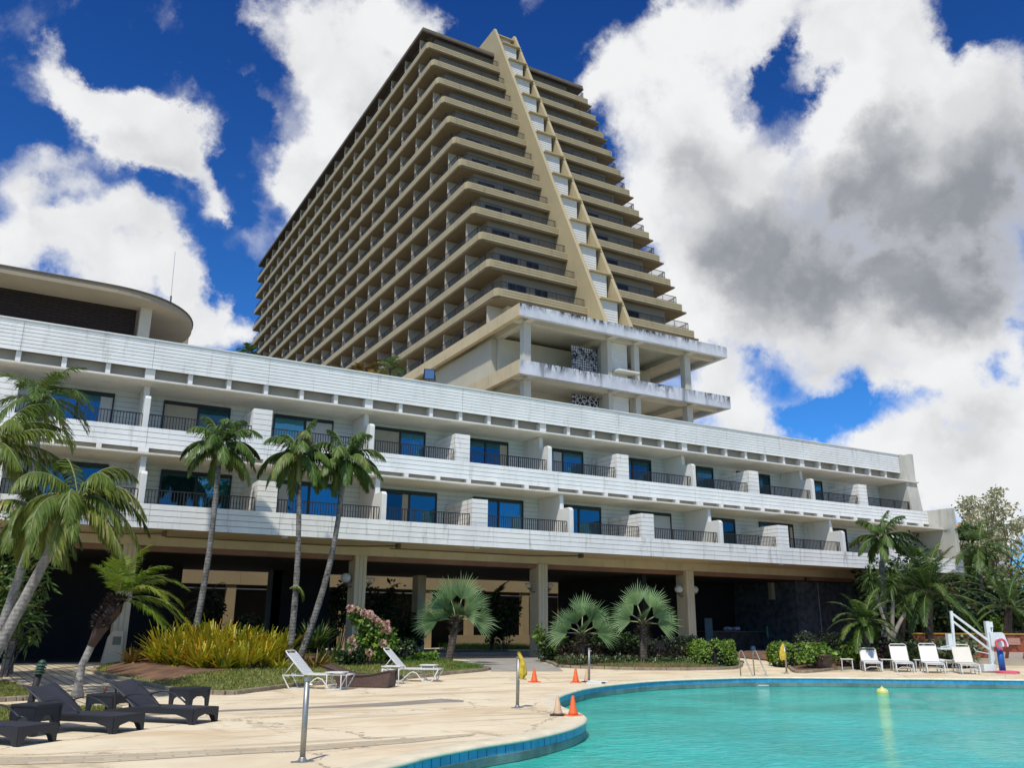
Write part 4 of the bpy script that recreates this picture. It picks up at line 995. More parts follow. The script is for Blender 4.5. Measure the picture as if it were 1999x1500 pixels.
def fanpalm(px, py, cx, cy, dist, label, seed, leaves, tr=(.16,.15)):
    rnd.seed(seed); p0 = DP(px, py, dist); p1 = DP(cx, cy, dist)
    t = empty('fan_palm', p0, 0, label, 'palm tree', 'silvery fan palms before the arcade')
    pts, rs = trunk_pts((0,0,-.2), p1-p0, (0,0,0), 10, tr[0], tr[1]); MB().tube(pts, rs, 10).build('trunk', M_barkb, t, True)
    b = MB(); top = pts[-1]
    for i in range(170):
        f = rnd.uniform(-.5,.15); a = rnd.uniform(0, 6.28); d = Vector((math.cos(a), math.sin(a), rnd.uniform(.3,1.)))
        leaf(b, top+Vector((math.cos(a)*.12,math.sin(a)*.12,f)), d, UPV, rnd.uniform(.2,.5), .05, .25)
    b.build('leaf_bases', M_husk, t)
    b = MB(); st = MB()
    for (th, dp_, Ls, R0) in leaves: fanleaf(b, st, top+Vector((0,0,.05)), R_(th), dp_, Ls, R0)
    b.build('crown', M_fan, t); st.build('leaf_stalks', M_stalk, t, True)
    return t
PI = math.pi
fanpalm(874, 1295, 890, 1213, 36.0, 'tallest silver green fan palm before the open passage', 41, [(184,.2,.75,1.15),(-4,.25,.75,1.15),(158,-.4,.6,1.15),(130,.6,.65,1.2),(106,-.3,.8,1.25),(74,.3,.85,1.3),(46,-.3,.65,1.2),(24,.8,.55,1.05),(140,1.2,.35,.9),(60,1.3,.35,.9)])
fanpalm(1136, 1296, 1136, 1243, 37.8, 'fan palm left of its neighbour, its trunk base among dark shrubs', 42, [(172,.3,.65,1.15),(6,.3,.65,1.1),(148,-.4,.55,1.15),(118,.6,.6,1.15),(86,-.3,.8,1.2),(58,.4,.7,1.2),(32,-.3,.6,1.1),(75,1.2,.3,.85)])
fanpalm(1256, 1296, 1256, 1222, 38.0, 'fan palm in front of the pale wall, beside the clipped hedge', 43, [(168,.3,.6,1.1),(2,.3,.6,1.1),(138,-.4,.6,1.15),(108,.3,.85,1.25),(64,-.3,.8,1.2),(36,.6,.6,1.15),(90,1.2,.3,.8)], (.15,.17))
# ---- strap-leaved clumps
def strapclump(name, p, mat_, label, cat, group, n=90, L_=(.7,1.15), w=.05, spread=1.0, rad=.25, seed=1, up=.9, droop=.16, tip=.0):
    rnd.seed(seed); t = empty(name, p, 0, label, cat, group); b = MB()
    for i in range(n):
        a = rnd.uniform(0, 6.28); r = rad*math.sqrt(rnd.random()); e = rnd.uniform(.15,1.)
        d = Vector((math.cos(a)*spread*(1-e*.75), math.sin(a)*spread*(1-e*.75), up*(.35+e)))
        leaf(b, Vector((math.cos(a)*r, math.sin(a)*r, rnd.uniform(0,.25))), d, Vector((-d.x,-d.y,.8)), rnd.uniform(*L_), w*rnd.uniform(.8,1.2), droop*rnd.uniform(.4,1.5), 3, tip)
    b.build('leaves', mat_, t); return t
gC = 'yellow crotons massed at the foot of the slim palms'
crot = [(312,1308,30.3,.9),(345,1312,29.6,.95),(392,1316,29.0,.9),(436,1318,28.8,.85),(476,1314,29.2,.9),(510,1308,30,.8),(325,1302,31.2,1.35),(372,1302,31.2,1.5),(420,1302,31.1,1.55),(466,1302,31.2,1.4),(512,1302,31.5,1.25),(545,1302,31.9,1.2),(400,1306,30.3,1.4),(448,1306,30.2,1.35),(355,1306,30.4,1.25),(490,1305,30.7,1.3)]
for i, (x, y, d, s) in enumerate(crot):
    p = DP(x, y, d); p.z = hgt(p.y)+.2
    strapclump('croton_shrub', p, M_crot, 'yellow orange croton of narrow strap leaves in the dense mound under the slim palms', 'shrub', gC, int(150*s), (.55*s,1.0*s), .078, 1.05, .34, 100+i, .95, .15, .016)
def sprig(px, py, dist, mat_, label, cat='shrub', n=70, L_=(.25,.5), w=.07, seed=1, spread=1.2, up=.7, rad=.2, name='bed_plant', group=None, droop=.2, z=None):
    p = DP(px, py, dist); p.z = hgt(p.y)+.12 if z is None else z
    return strapclump(name, p, mat_, label, cat, group, n, L_, w, spread, rad, seed, up, droop)
sprig(258, 1300, 30.5, M_crot2, 'small rust and green croton between the tan pier and the yellow mound', n=80, L_=(.3,.75), seed=51, w=.09)
sprig(545, 1318, 29.5, M_crot, 'low orange yellow rosette just left of the white strap lounger', n=60, L_=(.25,.5), seed=52)
sprig(500, 1316, 29.0, M_purp, 'low dark rosette at the right foot of the yellow mound', n=50, L_=(.25,.45), seed=53)
sprig(615, 1308, 30.2, M_crot2, 'rusty green shrub behind the brown wicker lounger', n=150, L_=(.35,.75), seed=54, rad=.4, w=.05)
sprig(612, 1285, 32.5, M_drac, 'tall broad-leaved green plant just right of the leaning slim palm', n=110, L_=(.5,1.1), seed=55, rad=.35, w=.1, up=1.2, z=.9)
sprig(648, 1292, 32.2, M_drac, 'green plant with arching leaves left of the pink blossom shrub', n=90, L_=(.4,.9), seed=56, rad=.35, w=.09, up=1.)
# ---- leafy shrubs and hedges
def leafblob(b, c, rx, ry, rz, n, lw=.09, ll=.13, shell=.55, flat=.0):
    for i in range(n):
        u = Vector((rnd.gauss(0,1), rnd.gauss(0,1), rnd.gauss(0,1))).normalized(); r = shell+(1-shell)*rnd.random()**.6
        r *= 1+.16*math.sin(u.x*7+c[0]*3)*math.sin(u.y*6+1.3)+.1*math.sin(u.z*9+c[1])
        p = Vector((c[0]+u.x*rx*r, c[1]+u.y*ry*r, c[2]+u.z*rz*r))
        d = Vector((rnd.gauss(0,1), rnd.gauss(0,1), rnd.gauss(0,.7)))+u*.6; nn = u+Vector((rnd.gauss(0,.5), rnd.gauss(0,.5), rnd.gauss(0,.5)+.4))
        leaf(b, p, d, nn, ll*rnd.uniform(.7,1.3), lw*rnd.uniform(.8,1.2), .12)
def shrub(name, px, py, dist, rx, rz, mat_, label, n=1200, seed=1, cat='shrub', lumps=7, lw=.09, ll=.14, group=None, zoff=0., ry=None):
    rnd.seed(seed); p = DP(px, py, dist); p.z = hgt(p.y)+zoff; ry = ry or rx*.7
    t = empty(name, p, 0, label, cat, group); b = MB(); st = MB()
    for k in range(lumps):
        ex = RH*rnd.uniform(-1,1)*rx*.7+FH*rnd.uniform(-1,1)*ry*.6; zz = rz*(.55+rnd.uniform(-.15,.75)*.8); s = rnd.uniform(.35,.6)
        c = (ex.x, ex.y, zz)
        leafblob(b, c, rx*s, ry*s, rz*s*.8, n//lumps, lw, ll, .35)
        st.tube([(ex.x*.2,ex.y*.2,-.1),(ex.x*.7,ex.y*.7,zz*.5),c], [.03,.022,.012], 5)
    b.build('foliage', mat_, t); st.build('stems', M_barkb, t); return t
def hedge(name, px0, px1, ytop, ybot, dist, depth, mat_, label, n=3500, seed=1, round_=.35, lw=.07, ll=.09):
    rnd.seed(seed); a = DP(px0, ybot, dist); c = DP(px1, ybot, dist); top = DP((px0+px1)/2, ytop, dist).z; a.z = c.z = hgt(a.y)+.05; h = top-a.z
    mid = (a+c)/2; t = empty(name, mid, 0, label, 'hedge'); ax = (c-a).normalized(); dp = Vector((-ax.y, ax.x, 0)); W_ = (c-a).length
    if dp.dot(FH) < 0: dp = -dp
    b = MB()
    for i in range(n):
        # superellipsoid surface points
        u = Vector((rnd.gauss(0,1), rnd.gauss(0,1), abs(rnd.gauss(0,1)))).normalized()
        e = .45; q = Vector([math.copysign(abs(v)**e, v) for v in u]); m = max(abs(q.x), abs(q.y), abs(q.z)); q /= max(m, 1e-6)**(1-round_)
        jit = 1-.14*rnd.random()+.05*math.sin(q.x*9)+.05*math.sin(q.y*7+q.z*5)
        p = ax*(q.x*W_/2*jit)+dp*(q.y*depth/2*jit+depth/2)+UPV*(q.z*h*jit*.97)
        nn = ax*q.x+dp*q.y+UPV*q.z; d = Vector((rnd.gauss(0,1), rnd.gauss(0,1), rnd.gauss(0,.8)+.3))
        leaf(b, p, d, nn+Vector((rnd.gauss(0,.5), rnd.gauss(0,.5), rnd.gauss(0,.5))), ll*rnd.uniform(.7,1.4), lw*rnd.uniform(.8,1.2), .1)
    b.build('foliage', mat_, t)
    core = MB(); core.add([ax*(sx*W_*.4)+dp*(depth/2+sy*depth*.38)+UPV*z_ for z_ in (0, h*.8) for sx, sy in ((-1,-1),(1,-1),(1,1),(-1,1))], [(3,2,1,0),(4,5,6,7),(0,1,5,4),(1,2,6,5),(2,3,7,6),(3,0,4,7)])
    core.build('dark_core', M_dark, t); return t  # dark box added for inner shade, stops gaps between the leaves
hedge('clipped_hedge', 1355, 1440, 1252, 1299, 38.0, 1.8, M_hedge, 'bright green clipped hedge beside the path to the pool bar', 5200, 61)
hedge('clipped_hedge', 1514, 1622, 1256, 1296, 39.0, 1.5, M_hedge, 'low clipped hedge right of the path behind the yellow net', 4200, 62)
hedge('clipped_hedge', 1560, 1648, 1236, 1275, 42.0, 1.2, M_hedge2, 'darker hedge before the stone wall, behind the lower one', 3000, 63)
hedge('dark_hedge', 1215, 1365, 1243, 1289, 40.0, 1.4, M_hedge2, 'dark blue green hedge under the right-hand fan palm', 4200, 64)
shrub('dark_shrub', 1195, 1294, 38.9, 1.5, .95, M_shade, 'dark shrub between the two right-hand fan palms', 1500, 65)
shrub('dark_shrub', 1100, 1294, 38.9, 1.0, .85, M_shade, 'dark shrub at the left fan palm of the pair', 1200, 66)
shrub('yellow_shrub', 1072, 1290, 39.0, .7, 1.0, M_hedge, 'small yellow green shrub at the foot of the middle column', 600, 67)
shrub('yellow_shrub', 1208, 1278, 39.8, 1.0, .9, M_hedge, 'yellow green shrub rising behind the dark ones between the fan palms', 500, 68)
for i, (x0, x1, y) in enumerate(((1085,1440,1300),)):
    rnd.seed(70); b = MB()
    for k in range(2600):
        x = rnd.uniform(x0, x1); p = GP(x, y+rnd.uniform(-6,4)); p.z += .15+rnd.uniform(0,.2); leaf(b, p, Vector((rnd.gauss(0,1), rnd.gauss(0,1), .6)), UPV, rnd.uniform(.1,.2), .06, .2)
    tag(b.build('ground_cover', M_var), kind='stuff')
    b = MB()
    for k in range(2600):
        x = rnd.uniform(1090, 1380); p = GP(x, 1293+rnd.uniform(-5,4)); p.z += .2+rnd.uniform(0,.45); leaf(b, p, Vector((rnd.gauss(0,1), rnd.gauss(0,1), .8)), UPV, rnd.uniform(.12,.25), .07, .2)
    tag(b.build('purple_ground_cover', M_purp), kind='stuff')
# pink blossom shrub
rnd.seed(71); p = DP(715,1300,32.0); p.z = .35
t = empty('blossom_shrub', p, 0, 'leafy shrub with pink blossom clusters in front of a grooved column', 'shrub'); b = MB(); st = MB(); fl_ = MB()
cl = [(-.45,1.75,.28),(-.15,1.45,.42),(.25,1.3,.42),(.6,1.05,.4),(.1,.95,.5),(.75,.75,.35),(-.3,.7,.4),(.4,.6,.45),(-.5,.35,.3)]
for (x, z, r) in cl:
    c = RH*x; leafblob(b, (c.x, c.y, z), r, r, r*.8, 210, .09, .16, .4); st.tube([(0,0,-.2),(c.x*.5,c.y*.5,z*.5),(c.x,c.y,z)], [.03,.022,.01], 5)
for (x, z) in ((-.62,1.95),(-.45,1.9),(-.1,1.8),(.12,1.72),(.3,1.6),(.42,1.45),(.7,1.42),(.62,1.25),(.75,1.2),(-.5,.85),(-.42,.65),(.62,.75),(.15,.42),(-.45,.45),(.1,1.75)):
    c = RH*x-FH*rnd.uniform(.25,.45)
    for k in range(46):
        u = Vector((rnd.gauss(0,1), rnd.gauss(0,1), rnd.gauss(0,1))).normalized(); leaf(fl_, Vector((c.x, c.y, z))+u*.09, u+Vector((rnd.gauss(0,.4),)*3), u.cross(UPV)+u, .08, .07, .1)
b.build('foliage', M_hedge, t); fl_.build('blossoms', M_pink, t); st.build('stems', M_barkb, t)
for i, (x, y, d, rx, rz, m, lab) in enumerate(((770,1296,33.5,.8,.9,M_shade,'dark low shrub right of the pink blossoms'),(825,1298,34.0,.6,.5,M_hedge,'low green shrub left of the tall fan palm trunk'),(690,1306,31.3,.5,.6,M_shade,'small dark shrub under the pink blossoms'))):
    shrub('bed_shrub', x, y, d, rx, rz, m, lab, 600, 80+i)
# ---- right-hand garden
def cycad(name, px, py, cx, cy, dist, L_, nf, label, seed, mat_=None, tr=.22, el=(-.1,1.3), droop=.9, ll=.32, cat='palm tree', group='feathery palms in the right-hand garden'):
    rnd.seed(seed); p0 = DP(px, py, dist); p1 = DP(cx, cy, dist); p0.z = max(0, min(p0.z, .4))
    t = empty(name, p0, 0, label, cat, group); pts, rs = trunk_pts((0,0,-.2), p1-p0, (0,0,0), 8, tr, tr*.8); MB().tube(pts, rs, 9).build('trunk', M_barkb, t, True)
    b = MB(); st = MB()
    for i in range(nf):
        f = (i+.5)/nf; frond(b, st, pts[-1], i*2.39996+rnd.uniform(-.2,.2), el[1]+(el[0]-el[1])*f, L_*rnd.uniform(.85,1.1), droop*rnd.uniform(.8,1.25), ll, .042, 52, RH*.1, .25, 60, .1, vee=.15)
    b.build('crown', mat_ or M_cyc, t); st.build('midribs', M_stalk, t); return t
M_cyc2 = leafmat('fresh cycad leaflets', (.04,.085,.012,1), (.10,.17,.03,1), (.2,.22,.05,1))
cycad('sago_palm', 1690, 1292, 1688, 1215, 38.5, 1.75, 26, 'bright feathery sago palm before the dark stone wall', 91, M_cyc2, .22, (-.35,1.3), 1.1, .36)
cycad('date_palm', 1815, 1292, 1812, 1160, 42, 3.0, 40, 'large spreading date palm with drooping fronds above the white chairs', 92, M_cyc, .2, (-.25,1.35), 1.0, .5)
cycad('date_palm', 1752, 1290, 1765, 1160, 44, 2.2, 26, 'smaller date palm tucked behind the strappy dracaenas', 93, M_cyc, .22)
cycad('sago_palm', 1965, 1270, 1968, 1188, 50, 2.7, 24, 'wide dark sago palm above the mosaic wall at the right edge', 94, M_cyc, .25)
rnd.seed(95)
t = empty('dracaena', DP(1738,1290,40), 0, 'pale-stemmed dracaena with three strappy leaf heads', 'tree')
o_ = DP(1738,1290,40); b = MB(); st = MB()
stems = [[(1738,1290),(1736,1240),(1722,1200),(1708,1160),(1700,1132)],[(1740,1290),(1742,1220),(1743,1180),(1740,1140)],[(1740,1260),(1752,1225),(1765,1200),(1766,1178)]]
for s_ in stems:
    ps = [DP(x, y, 40)-o_ for x, y in s_]; st.tube(ps, [.11,.09,.08,.07,.06][:len(ps)], 7); q = ps[-1]
    for i in range(170):
        u = Vector((rnd.gauss(0,1), rnd.gauss(0,1), rnd.gauss(.35,.8))).normalized(); leaf(b, q+Vector((0,0,rnd.uniform(-.25,.2))), u, UPV, rnd.uniform(.6,1.05)*(1 if s_ is not stems[2] else .6), .05, .32, 3)
b.build('leaves', M_drac, t); st.build('stems', surf('pale bark', (.27,.24,.19), .9, .2, 3.), t, True)
rs = [(1665,1296,38.8,1.1,.8,M_hedge,'green shrub behind the brown pot'),(1590,1305,37.8,1.0,.6,M_hedge,'low sprawling shrub left of the brown pot'),(1700,1300,39.6,1.4,.95,M_purp,'purple brown shrub behind the first white chair'),(1775,1300,40,1.4,.9,M_shade,'dark shrub behind the second white chair'),(1845,1296,40.5,1.3,.9,M_var,'pale grey green shrub behind the pool lift mast'),(1740,1270,41.5,1.4,1.0,M_hedge,'yellowish shrub under the dracaena'),(1885,1300,40.5,.9,1.0,M_var,'pale green shrub behind the fourth white chair')]
for i, (x, y, d, rx, rz, m, lab) in enumerate(rs): shrub('garden_shrub', x, y, d, rx, rz, m, lab, 1100, 110+i, lw=.1, ll=.16)
# raised garden behind the mosaic wall
rs = [(1860,1236,52,2.2,1.9,M_shade,'dark bushy shrub above the mosaic wall beside the date palm'),(1915,1238,53,2.0,1.3,M_hedge,'mid green shrub above the middle of the mosaic wall'),(1975,1236,54,2.4,1.6,M_shade,'broad dark shrub above the mosaic wall at the photo edge'),(1790,1240,50,2.6,2.6,M_shade,'dark shrub mass under the large date palm'),(1890,1180,62,3.2,3.4,M_tree,'rounded brown green bush behind the dark palm'),(1975,1150,66,4.2,3.6,M_tree,'rounded olive bush at the right photo edge'),(1745,1240,52,2.6,3.6,M_shade,'tall dark shrub filling the gap behind the dracaena stems'),(1788,1236,54,2.2,3.4,M_shade,'dark shrub closing the gap left of the large date palm trunk'),(1840,1240,58,3.4,4.6,M_shade,'tall dark shrub behind the large date palm')]
for i, (x, y, d, rx, rz, m, lab) in enumerate(rs): shrub('garden_bush', x, y, d, rx, rz, m, lab, 1900, 130+i, lw=.16, ll=.26, zoff=.9 if d < 60 else 1.2)
hedge('tall_hedge', 1738, 2060, 1150, 1262, 57, 2.0, M_shade, 'tall dark hedge closing the view behind the mosaic wall', 5200, 140, .4, .2, .28)
def tree(px, py, dist, h, rx, mat_, label, seed, n=2600, lw=.2, ll=.3, gaps=14, r0=.25, cb=.35):
    rnd.seed(seed); p = DP(px, py, dist); p.z = .3; t = empty('leafy_tree', p, 0, label, 'tree', None); b = MB(); st = MB()
    st.tube([(0,0,-.2),(.1,0,h*.3),(-.05,.1,h*.6),(0,0,h*.92)], [r0,r0*.75,r0*.45,.04], 8)
    for k in range(gaps):
        a = rnd.uniform(0, 6.28); z = h*rnd.uniform(cb,1.); rr = rx*rnd.uniform(.15,1.)*(1.15-abs(z/h-.65)); c = Vector((math.cos(a)*rr, math.sin(a)*rr, z))
        st.tube([(0,0,z*.65),tuple(c*.5+Vector((0,0,z*.36))),tuple(c)], [r0*.3,r0*.16,.02], 5)
        s = rx*rnd.uniform(.22,.42); leafblob(b, c, s, s, s*.7, n//gaps, lw, ll, .3)
    b.build('crown', mat_, t); st.build('trunk', M_barkb, t, True); return t
tree(1880, 1250, 66, 8.6, 2.6, M_tree, 'dense green tree right against the end wall of the wing', 150, 3200)
tree(1905, 1250, 72, 8.0, 3.2, M_tree, 'dense green tree behind the dark palm', 151, 3200)
tree(1962, 1250, 85, 14.5, 3.2, M_pale, 'tall thin tree with sparse pale dry leaves', 152, 2300, .2, .3, 22)
tree(1995, 1250, 88, 13.5, 4.4, M_pale, 'pale dry-leaved tree cut by the right photo edge', 153, 2600, .2, .3, 20)
tree(1935, 1250, 95, 12.5, 2.6, M_pale, 'small pale tree just right of the dark palm crown', 154, 1300, .2, .3, 14)
# left edge shrub by the dark opening, courtyard plants, roof-top plants
shrub('bushy_palm', 5, 1300, 27, 1.2, 3.4, M_palm, 'tall bushy plant at the left edge behind the palm trunks', 1500, 160, 'plant', 9, .06, .35)
for i, (x, y, d, L_, lab) in enumerate(((745,1250,50,1.6,'dark courtyard palm seen through the passage behind the pink shrub'),(960,1250,52,1.6,'dark courtyard palm seen right of the tall fan palm'),(400,1240,50,1.3,'dark courtyard palm seen left of the slim palms'),(645,1240,50,1.3,'dark courtyard palm seen between the slim palms and the column'))):
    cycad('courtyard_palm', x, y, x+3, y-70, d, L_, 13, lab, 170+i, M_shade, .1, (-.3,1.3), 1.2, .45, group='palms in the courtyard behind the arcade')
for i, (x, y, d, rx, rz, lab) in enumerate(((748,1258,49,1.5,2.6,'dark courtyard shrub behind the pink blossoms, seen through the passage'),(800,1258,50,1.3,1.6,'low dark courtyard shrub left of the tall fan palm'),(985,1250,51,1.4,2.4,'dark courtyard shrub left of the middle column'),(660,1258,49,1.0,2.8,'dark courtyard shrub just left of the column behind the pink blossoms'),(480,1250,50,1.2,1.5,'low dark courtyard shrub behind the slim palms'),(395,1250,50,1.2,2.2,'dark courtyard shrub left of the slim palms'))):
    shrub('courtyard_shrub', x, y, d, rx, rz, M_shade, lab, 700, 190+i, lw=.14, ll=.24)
def roofplant(px, py, y_, s, label, seed, m):
    p = YP(px, py, y_); p.z = 13.05; h_ = YP(px, py, y_).z-13.05
    rnd.seed(seed); t = empty('roof_plant', p, 0, label, 'plant', 'plants on the roof of the white wing'); b = MB(); st = MB()
    for i in range(13): frond(b, st, Vector((0,0,max(.2,h_))), i*2.4, rnd.uniform(.1,1.3), s, 1.2, .4, .04, 22, RH*.2, .4)
    b.build('fronds', m, t); st.tube([(0,0,-.03),(0,0,max(.2,h_))], .06, 6); st.build('stems', M_barkb, t)
roofplant(762, 722, 42, 1.0, 'feathery green plant on the roof against the tan tower', 181, M_palm)
roofplant(726, 724, 42.5, .8, 'yellowish plant on the roof left of the greener one', 182, M_crot2)
roofplant(700, 726, 42.5, .6, 'small dry plant on the roof, leftmost of the group by the tower', 183, M_crot2)
roofplant(484, 690, 46, .7, 'small dark palm tuft on the roof at the far corner of the tower', 184, M_palm)
# ------------------------------------------------------------------ pool furniture and small things
def at2(r, f, z=0.): p = RH*r+FH*f; return Vector((p.x, p.y, z))
def ang(r, f): v = RH*r+FH*f; return math.atan2(v.y, v.x)
M_wick, t, bs = newmat('dark woven wicker'); tc = t.n('ShaderNodeTexCoord').outputs['Object']
vv = t.n('ShaderNodeTexChecker', inp={'Vector': t.mapv(tc, (38,38,38)), 'Scale': 1.})
c = t.mix(vv.outputs[1], (.006,.007,.010,1), (.024,.025,.031,1)); M_wick.node_tree.links.new(c, bs.inputs['Base Color']); bs.inputs['Roughness'].default_value = .5
M_sling = surf('dark grey sling', (.032,.034,.042), .55, .12, 6.)
M_wsling = surf('white sling', (.72,.72,.69), .55, .04, 3.); M_wtube = surf('white tube', (.68,.68,.64), .35, .06, 3.)
M_csling = surf('cream sling', (.66,.62,.52), .6, .05, 3.)
M_brownw = surf('brown wicker', (.095,.055,.042), .6, .2, 14., bump=.5, bscale=60)
M_steel = surf('brushed steel', (.33,.33,.31), .48, .15, 5., metallic=.8)
M_orange = surf('orange cone rubber', (.80,.14,.03), .5, .1, 6., (.5,.3,.2,1), .4)
M_oran2 = surf('sun-faded cone rubber', (.62,.43,.27), .6, .15, 6., (.5,.3,.15,1), .5)
M_blk = surf('black rubber', (.02,.018,.016), .7)
M_yel = surf('yellow net', (.62,.44,.05), .7, .25, 12., bump=.8, bscale=40)
M_lift = surf('white lift paint', (.70,.75,.74), .35, .05, 3.); M_blue = surf('blue vinyl', (.01,.10,.36), .45, .1, 4.); M_pinkf = surf('pink foam', (.62,.09,.15), .7, .15, 5.)

# --- dark wicker loungers
def dark_lounger(loc, rz, label):
    t = empty('wicker_lounger', loc, rz, label, 'sun lounger', 'dark wicker sun loungers')
    W_ = .68; b = MB(); L_ = 2.0
    def side(y0, y1):                     # apron with legs cut as arches
        b.prism([(.12,0),(.2,0),(.27,.16),(.45,.205),(.95,.205),(1.1,.205),(1.62,.2),(1.83,.13),(1.9,0),(2.0,0),(2.0,.33),(.66,.33),(.06,.24)], 1, y0, y1)
    side(0, .05); side(W_-.05, W_)
    b.prism([(.0,0),(.05,0),(.12,.15),(W_/2,.21),(W_-.12,.15),(W_-.05,0),(W_,0),(W_,.33),(0,.33)], 0, 1.955, 2.004)
    b.box(.7, 1.99, .02, W_-.02, .27, .325); bevel(b.build('frame', M_wick, t), .012)
    b = MB(); n_ = 12
    for i in range(n_):
        f0, f1 = i/n_, (i+1)/n_; b.add([(.66+1.31*f0,.03,.334),(.66+1.31*f1,.03,.334),(.66+1.31*f1,W_-.03,.334),(.66+1.31*f0,W_-.03,.334)], [(0,1,2,3)])
    b.build('seat', M_sling, t)
    b = MB(); prof = []                   # curved sling back with drooping top edge
    NX, NY = 10, 8; vs = []
    for i in range(NX+1):
        f = i/NX; x = .72-.66*f+.05*math.sin(f*math.pi); z = .33+.56*f
        for j in range(NY+1):
            y = W_*j/NY; sag = .05*math.sin(math.pi*j/NY); vs.append((x-sag*.7*(f), y, z-sag*(f**2)*1.1))
    m = len(vs); vs2 = [(x-.025, y, z-.012) for x, y, z in vs]; q = lambda i, j: i*(NY+1)+j; fs = []
    for i in range(NX):
        for j in range(NY): fs.append((q(i,j), q(i,j+1), q(i+1,j+1), q(i+1,j))); fs.append((m+q(i,j), m+q(i+1,j), m+q(i+1,j+1), m+q(i,j+1)))
    for j in range(NY): fs.append((q(NX,j), q(NX,j+1), m+q(NX,j+1), m+q(NX,j)))
    for i in range(NX):
        fs.append((q(i,0), q(i+1,0), m+q(i+1,0), m+q(i,0))); fs.append((q(i,NY), m+q(i,NY), m+q(i+1,NY), q(i+1,NY)))
    b.add(vs+vs2, fs); b.build('backrest', M_sling, t, True)
    b = MB()
    for y in (.05, W_-.05): b.tube([(.25,y,.75),(.3,y,.1),(.33,y,0)], .02, 5)
    b.build('back_prop', M_wick, t)
    for y in (.0, W_):
        b = MB(); pts = []
        for i in range(13):
            f = i/12; pts.append((.5+.78*f, y, .54+.11*math.sin(f*math.pi*.9)-.2*f*f))
        b.tube(pts, .026, 6, flat=.6); b.build('armrest', M_wick, t, True)
    return t
AX = (.955, -.30)
def lounge_at(fn, fr, label):
    foot = at2(fr, fn); a = RH*AX[0]+FH*AX[1]; t = dark_lounger(foot-a*2.0, ang(*AX), label); t.scale = (1,1,.78); return t
lounge_at(14.25, -6.18, 'dark wicker lounger with raised sling back, in front of the crooked palm')
lounge_at(15.6, -5.42, 'dark wicker lounger farthest right, its back beside the small sprinkler')
lounge_at(12.72, -6.82, 'dark wicker lounger cut off by the left photo edge')
def dark_table(loc, rz, label, s=.52, h=.44):
    t = empty('wicker_side_table', loc, rz, label, 'side table', 'dark wicker side tables')
    b = MB(); b.box(0, s, 0, s, h-.05, h); bevel(b.build('table_top', M_wick, t), .012)
    b = MB()
    arch = [(0.02,0),(.09,0),(.12,.2),(.2,h-.17),(s-.2,h-.17),(s-.12,.2),(s-.09,0),(s-.02,0),(s,h-.05),(0,h-.05)]
    b.prism(arch, 1, .01, .045); b.prism(arch, 1, s-.045, s-.01); b.prism(arch, 0, .012, .047); b.prism(arch, 0, s-.047, s-.012)
    b.build('legs', M_wick, t); return t
dark_table(at2(-7.72, 14.0), ang(.95,-.3), 'dark wicker side table between the two nearest loungers', .52, .46)
dark_table(at2(-7.98, 17.0), ang(.95,-.3), 'dark wicker side table below the small sprinkler', .62, .40)
dark_table(at2(-7.02, 18.55), ang(.9,-.42), 'dark wicker side table farthest right, beyond the last lounger', .58, .42)
# --- white strap loungers
def strap_lounger(loc, rz, label):
    t = empty('strap_lounger', loc, rz, label, 'sun lounger', 'white strap sun loungers by the planting bed')
    W_ = .62; b = MB(); r = .02
    hx, hz = .72, .38; bx, bz = .12, 1.0
    for y in (0, W_):
        b.tube([(hx,y,hz),(bx+.03,y,bz-.03)], r, 6); b.tube([(hx,y,hz),(1.95,y,hz)], r, 6)
        b.tube([(.28,y,hz-.05),(.08,y,.36),(.12,y,.3),(.3,y,.02),(.36,y,0.02),(.72,y,.02),(.78,y,.05),(1.02,y,.26),(1.12,y,.3),(1.25,y,.26),(1.42,y,.04),(1.48,y,.02),(1.72,y,.02),(1.77,y,.05),(1.95,y,hz)], r*.9, 6)
        b.tube([(.1,y,.36),(hx,y,hz-.03)], r*.8, 6); b.tube([(.14,y,.37),(.42,y,.72)], r*.7, 5)
    b.tube([(bx+.03,0,bz-.03),(bx,.05,bz),(bx,W_-.05,bz),(bx+.03,W_,bz-.03)], r, 6)
    for x in (.36, 1.5, 1.95): b.tube([(x,0,.02 if x < 1.9 else hz),(x,W_,.02 if x < 1.9 else hz)], r*.8, 6)
    b.build('frame', M_wtube, t, True)
    b = MB()
    d = Vector((bx-hx,0,bz-hz)); n_ = 13
    for i in range(n_):
        p0 = Vector((hx,0,hz))+d*(i/n_*.88+.01); p1 = Vector((hx,0,hz))+d*((i+.86)/n_*.88+.01); nn = Vector((.016,0,.013))
        b.add([p0+nn+Vector((0,-.015,0)), p1+nn+Vector((0,-.015,0)), p1+nn+Vector((0,W_+.015,0)), p0+nn+Vector((0,W_+.015,0)), p0-nn+Vector((0,-.015,0)), p1-nn+Vector((0,-.015,0)), p1-nn+Vector((0,W_+.015,0)), p0-nn+Vector((0,W_+.015,0))], [(0,1,2,3),(7,6,5,4),(0,4,5,1),(2,6,7,3),(1,5,6,2),(3,7,4,0)])
    b.build('back_straps', M_wsling, t)
    b = MB()
    for i in range(20):
        x = .78+i*.058; b.box(x, x+.049, -.015, W_+.015, hz-.008, hz+.024)
    b.build('seat_straps', M_wsling, t); return t
SA = (.985, -.17)
def sl_at(px, py, label):                 # pixel of the near foot-end leg on the deck
    p = GP(px, py); a = RH*SA[0]+FH*SA[1]; return strap_lounger(p-a*1.75, ang(*SA), label)
sl_at(662, 1348, 'white strap lounger with raised back nearest the yellow crotons')
sl_at(843, 1333, 'white strap lounger with raised back at the end of the brown wicker one')
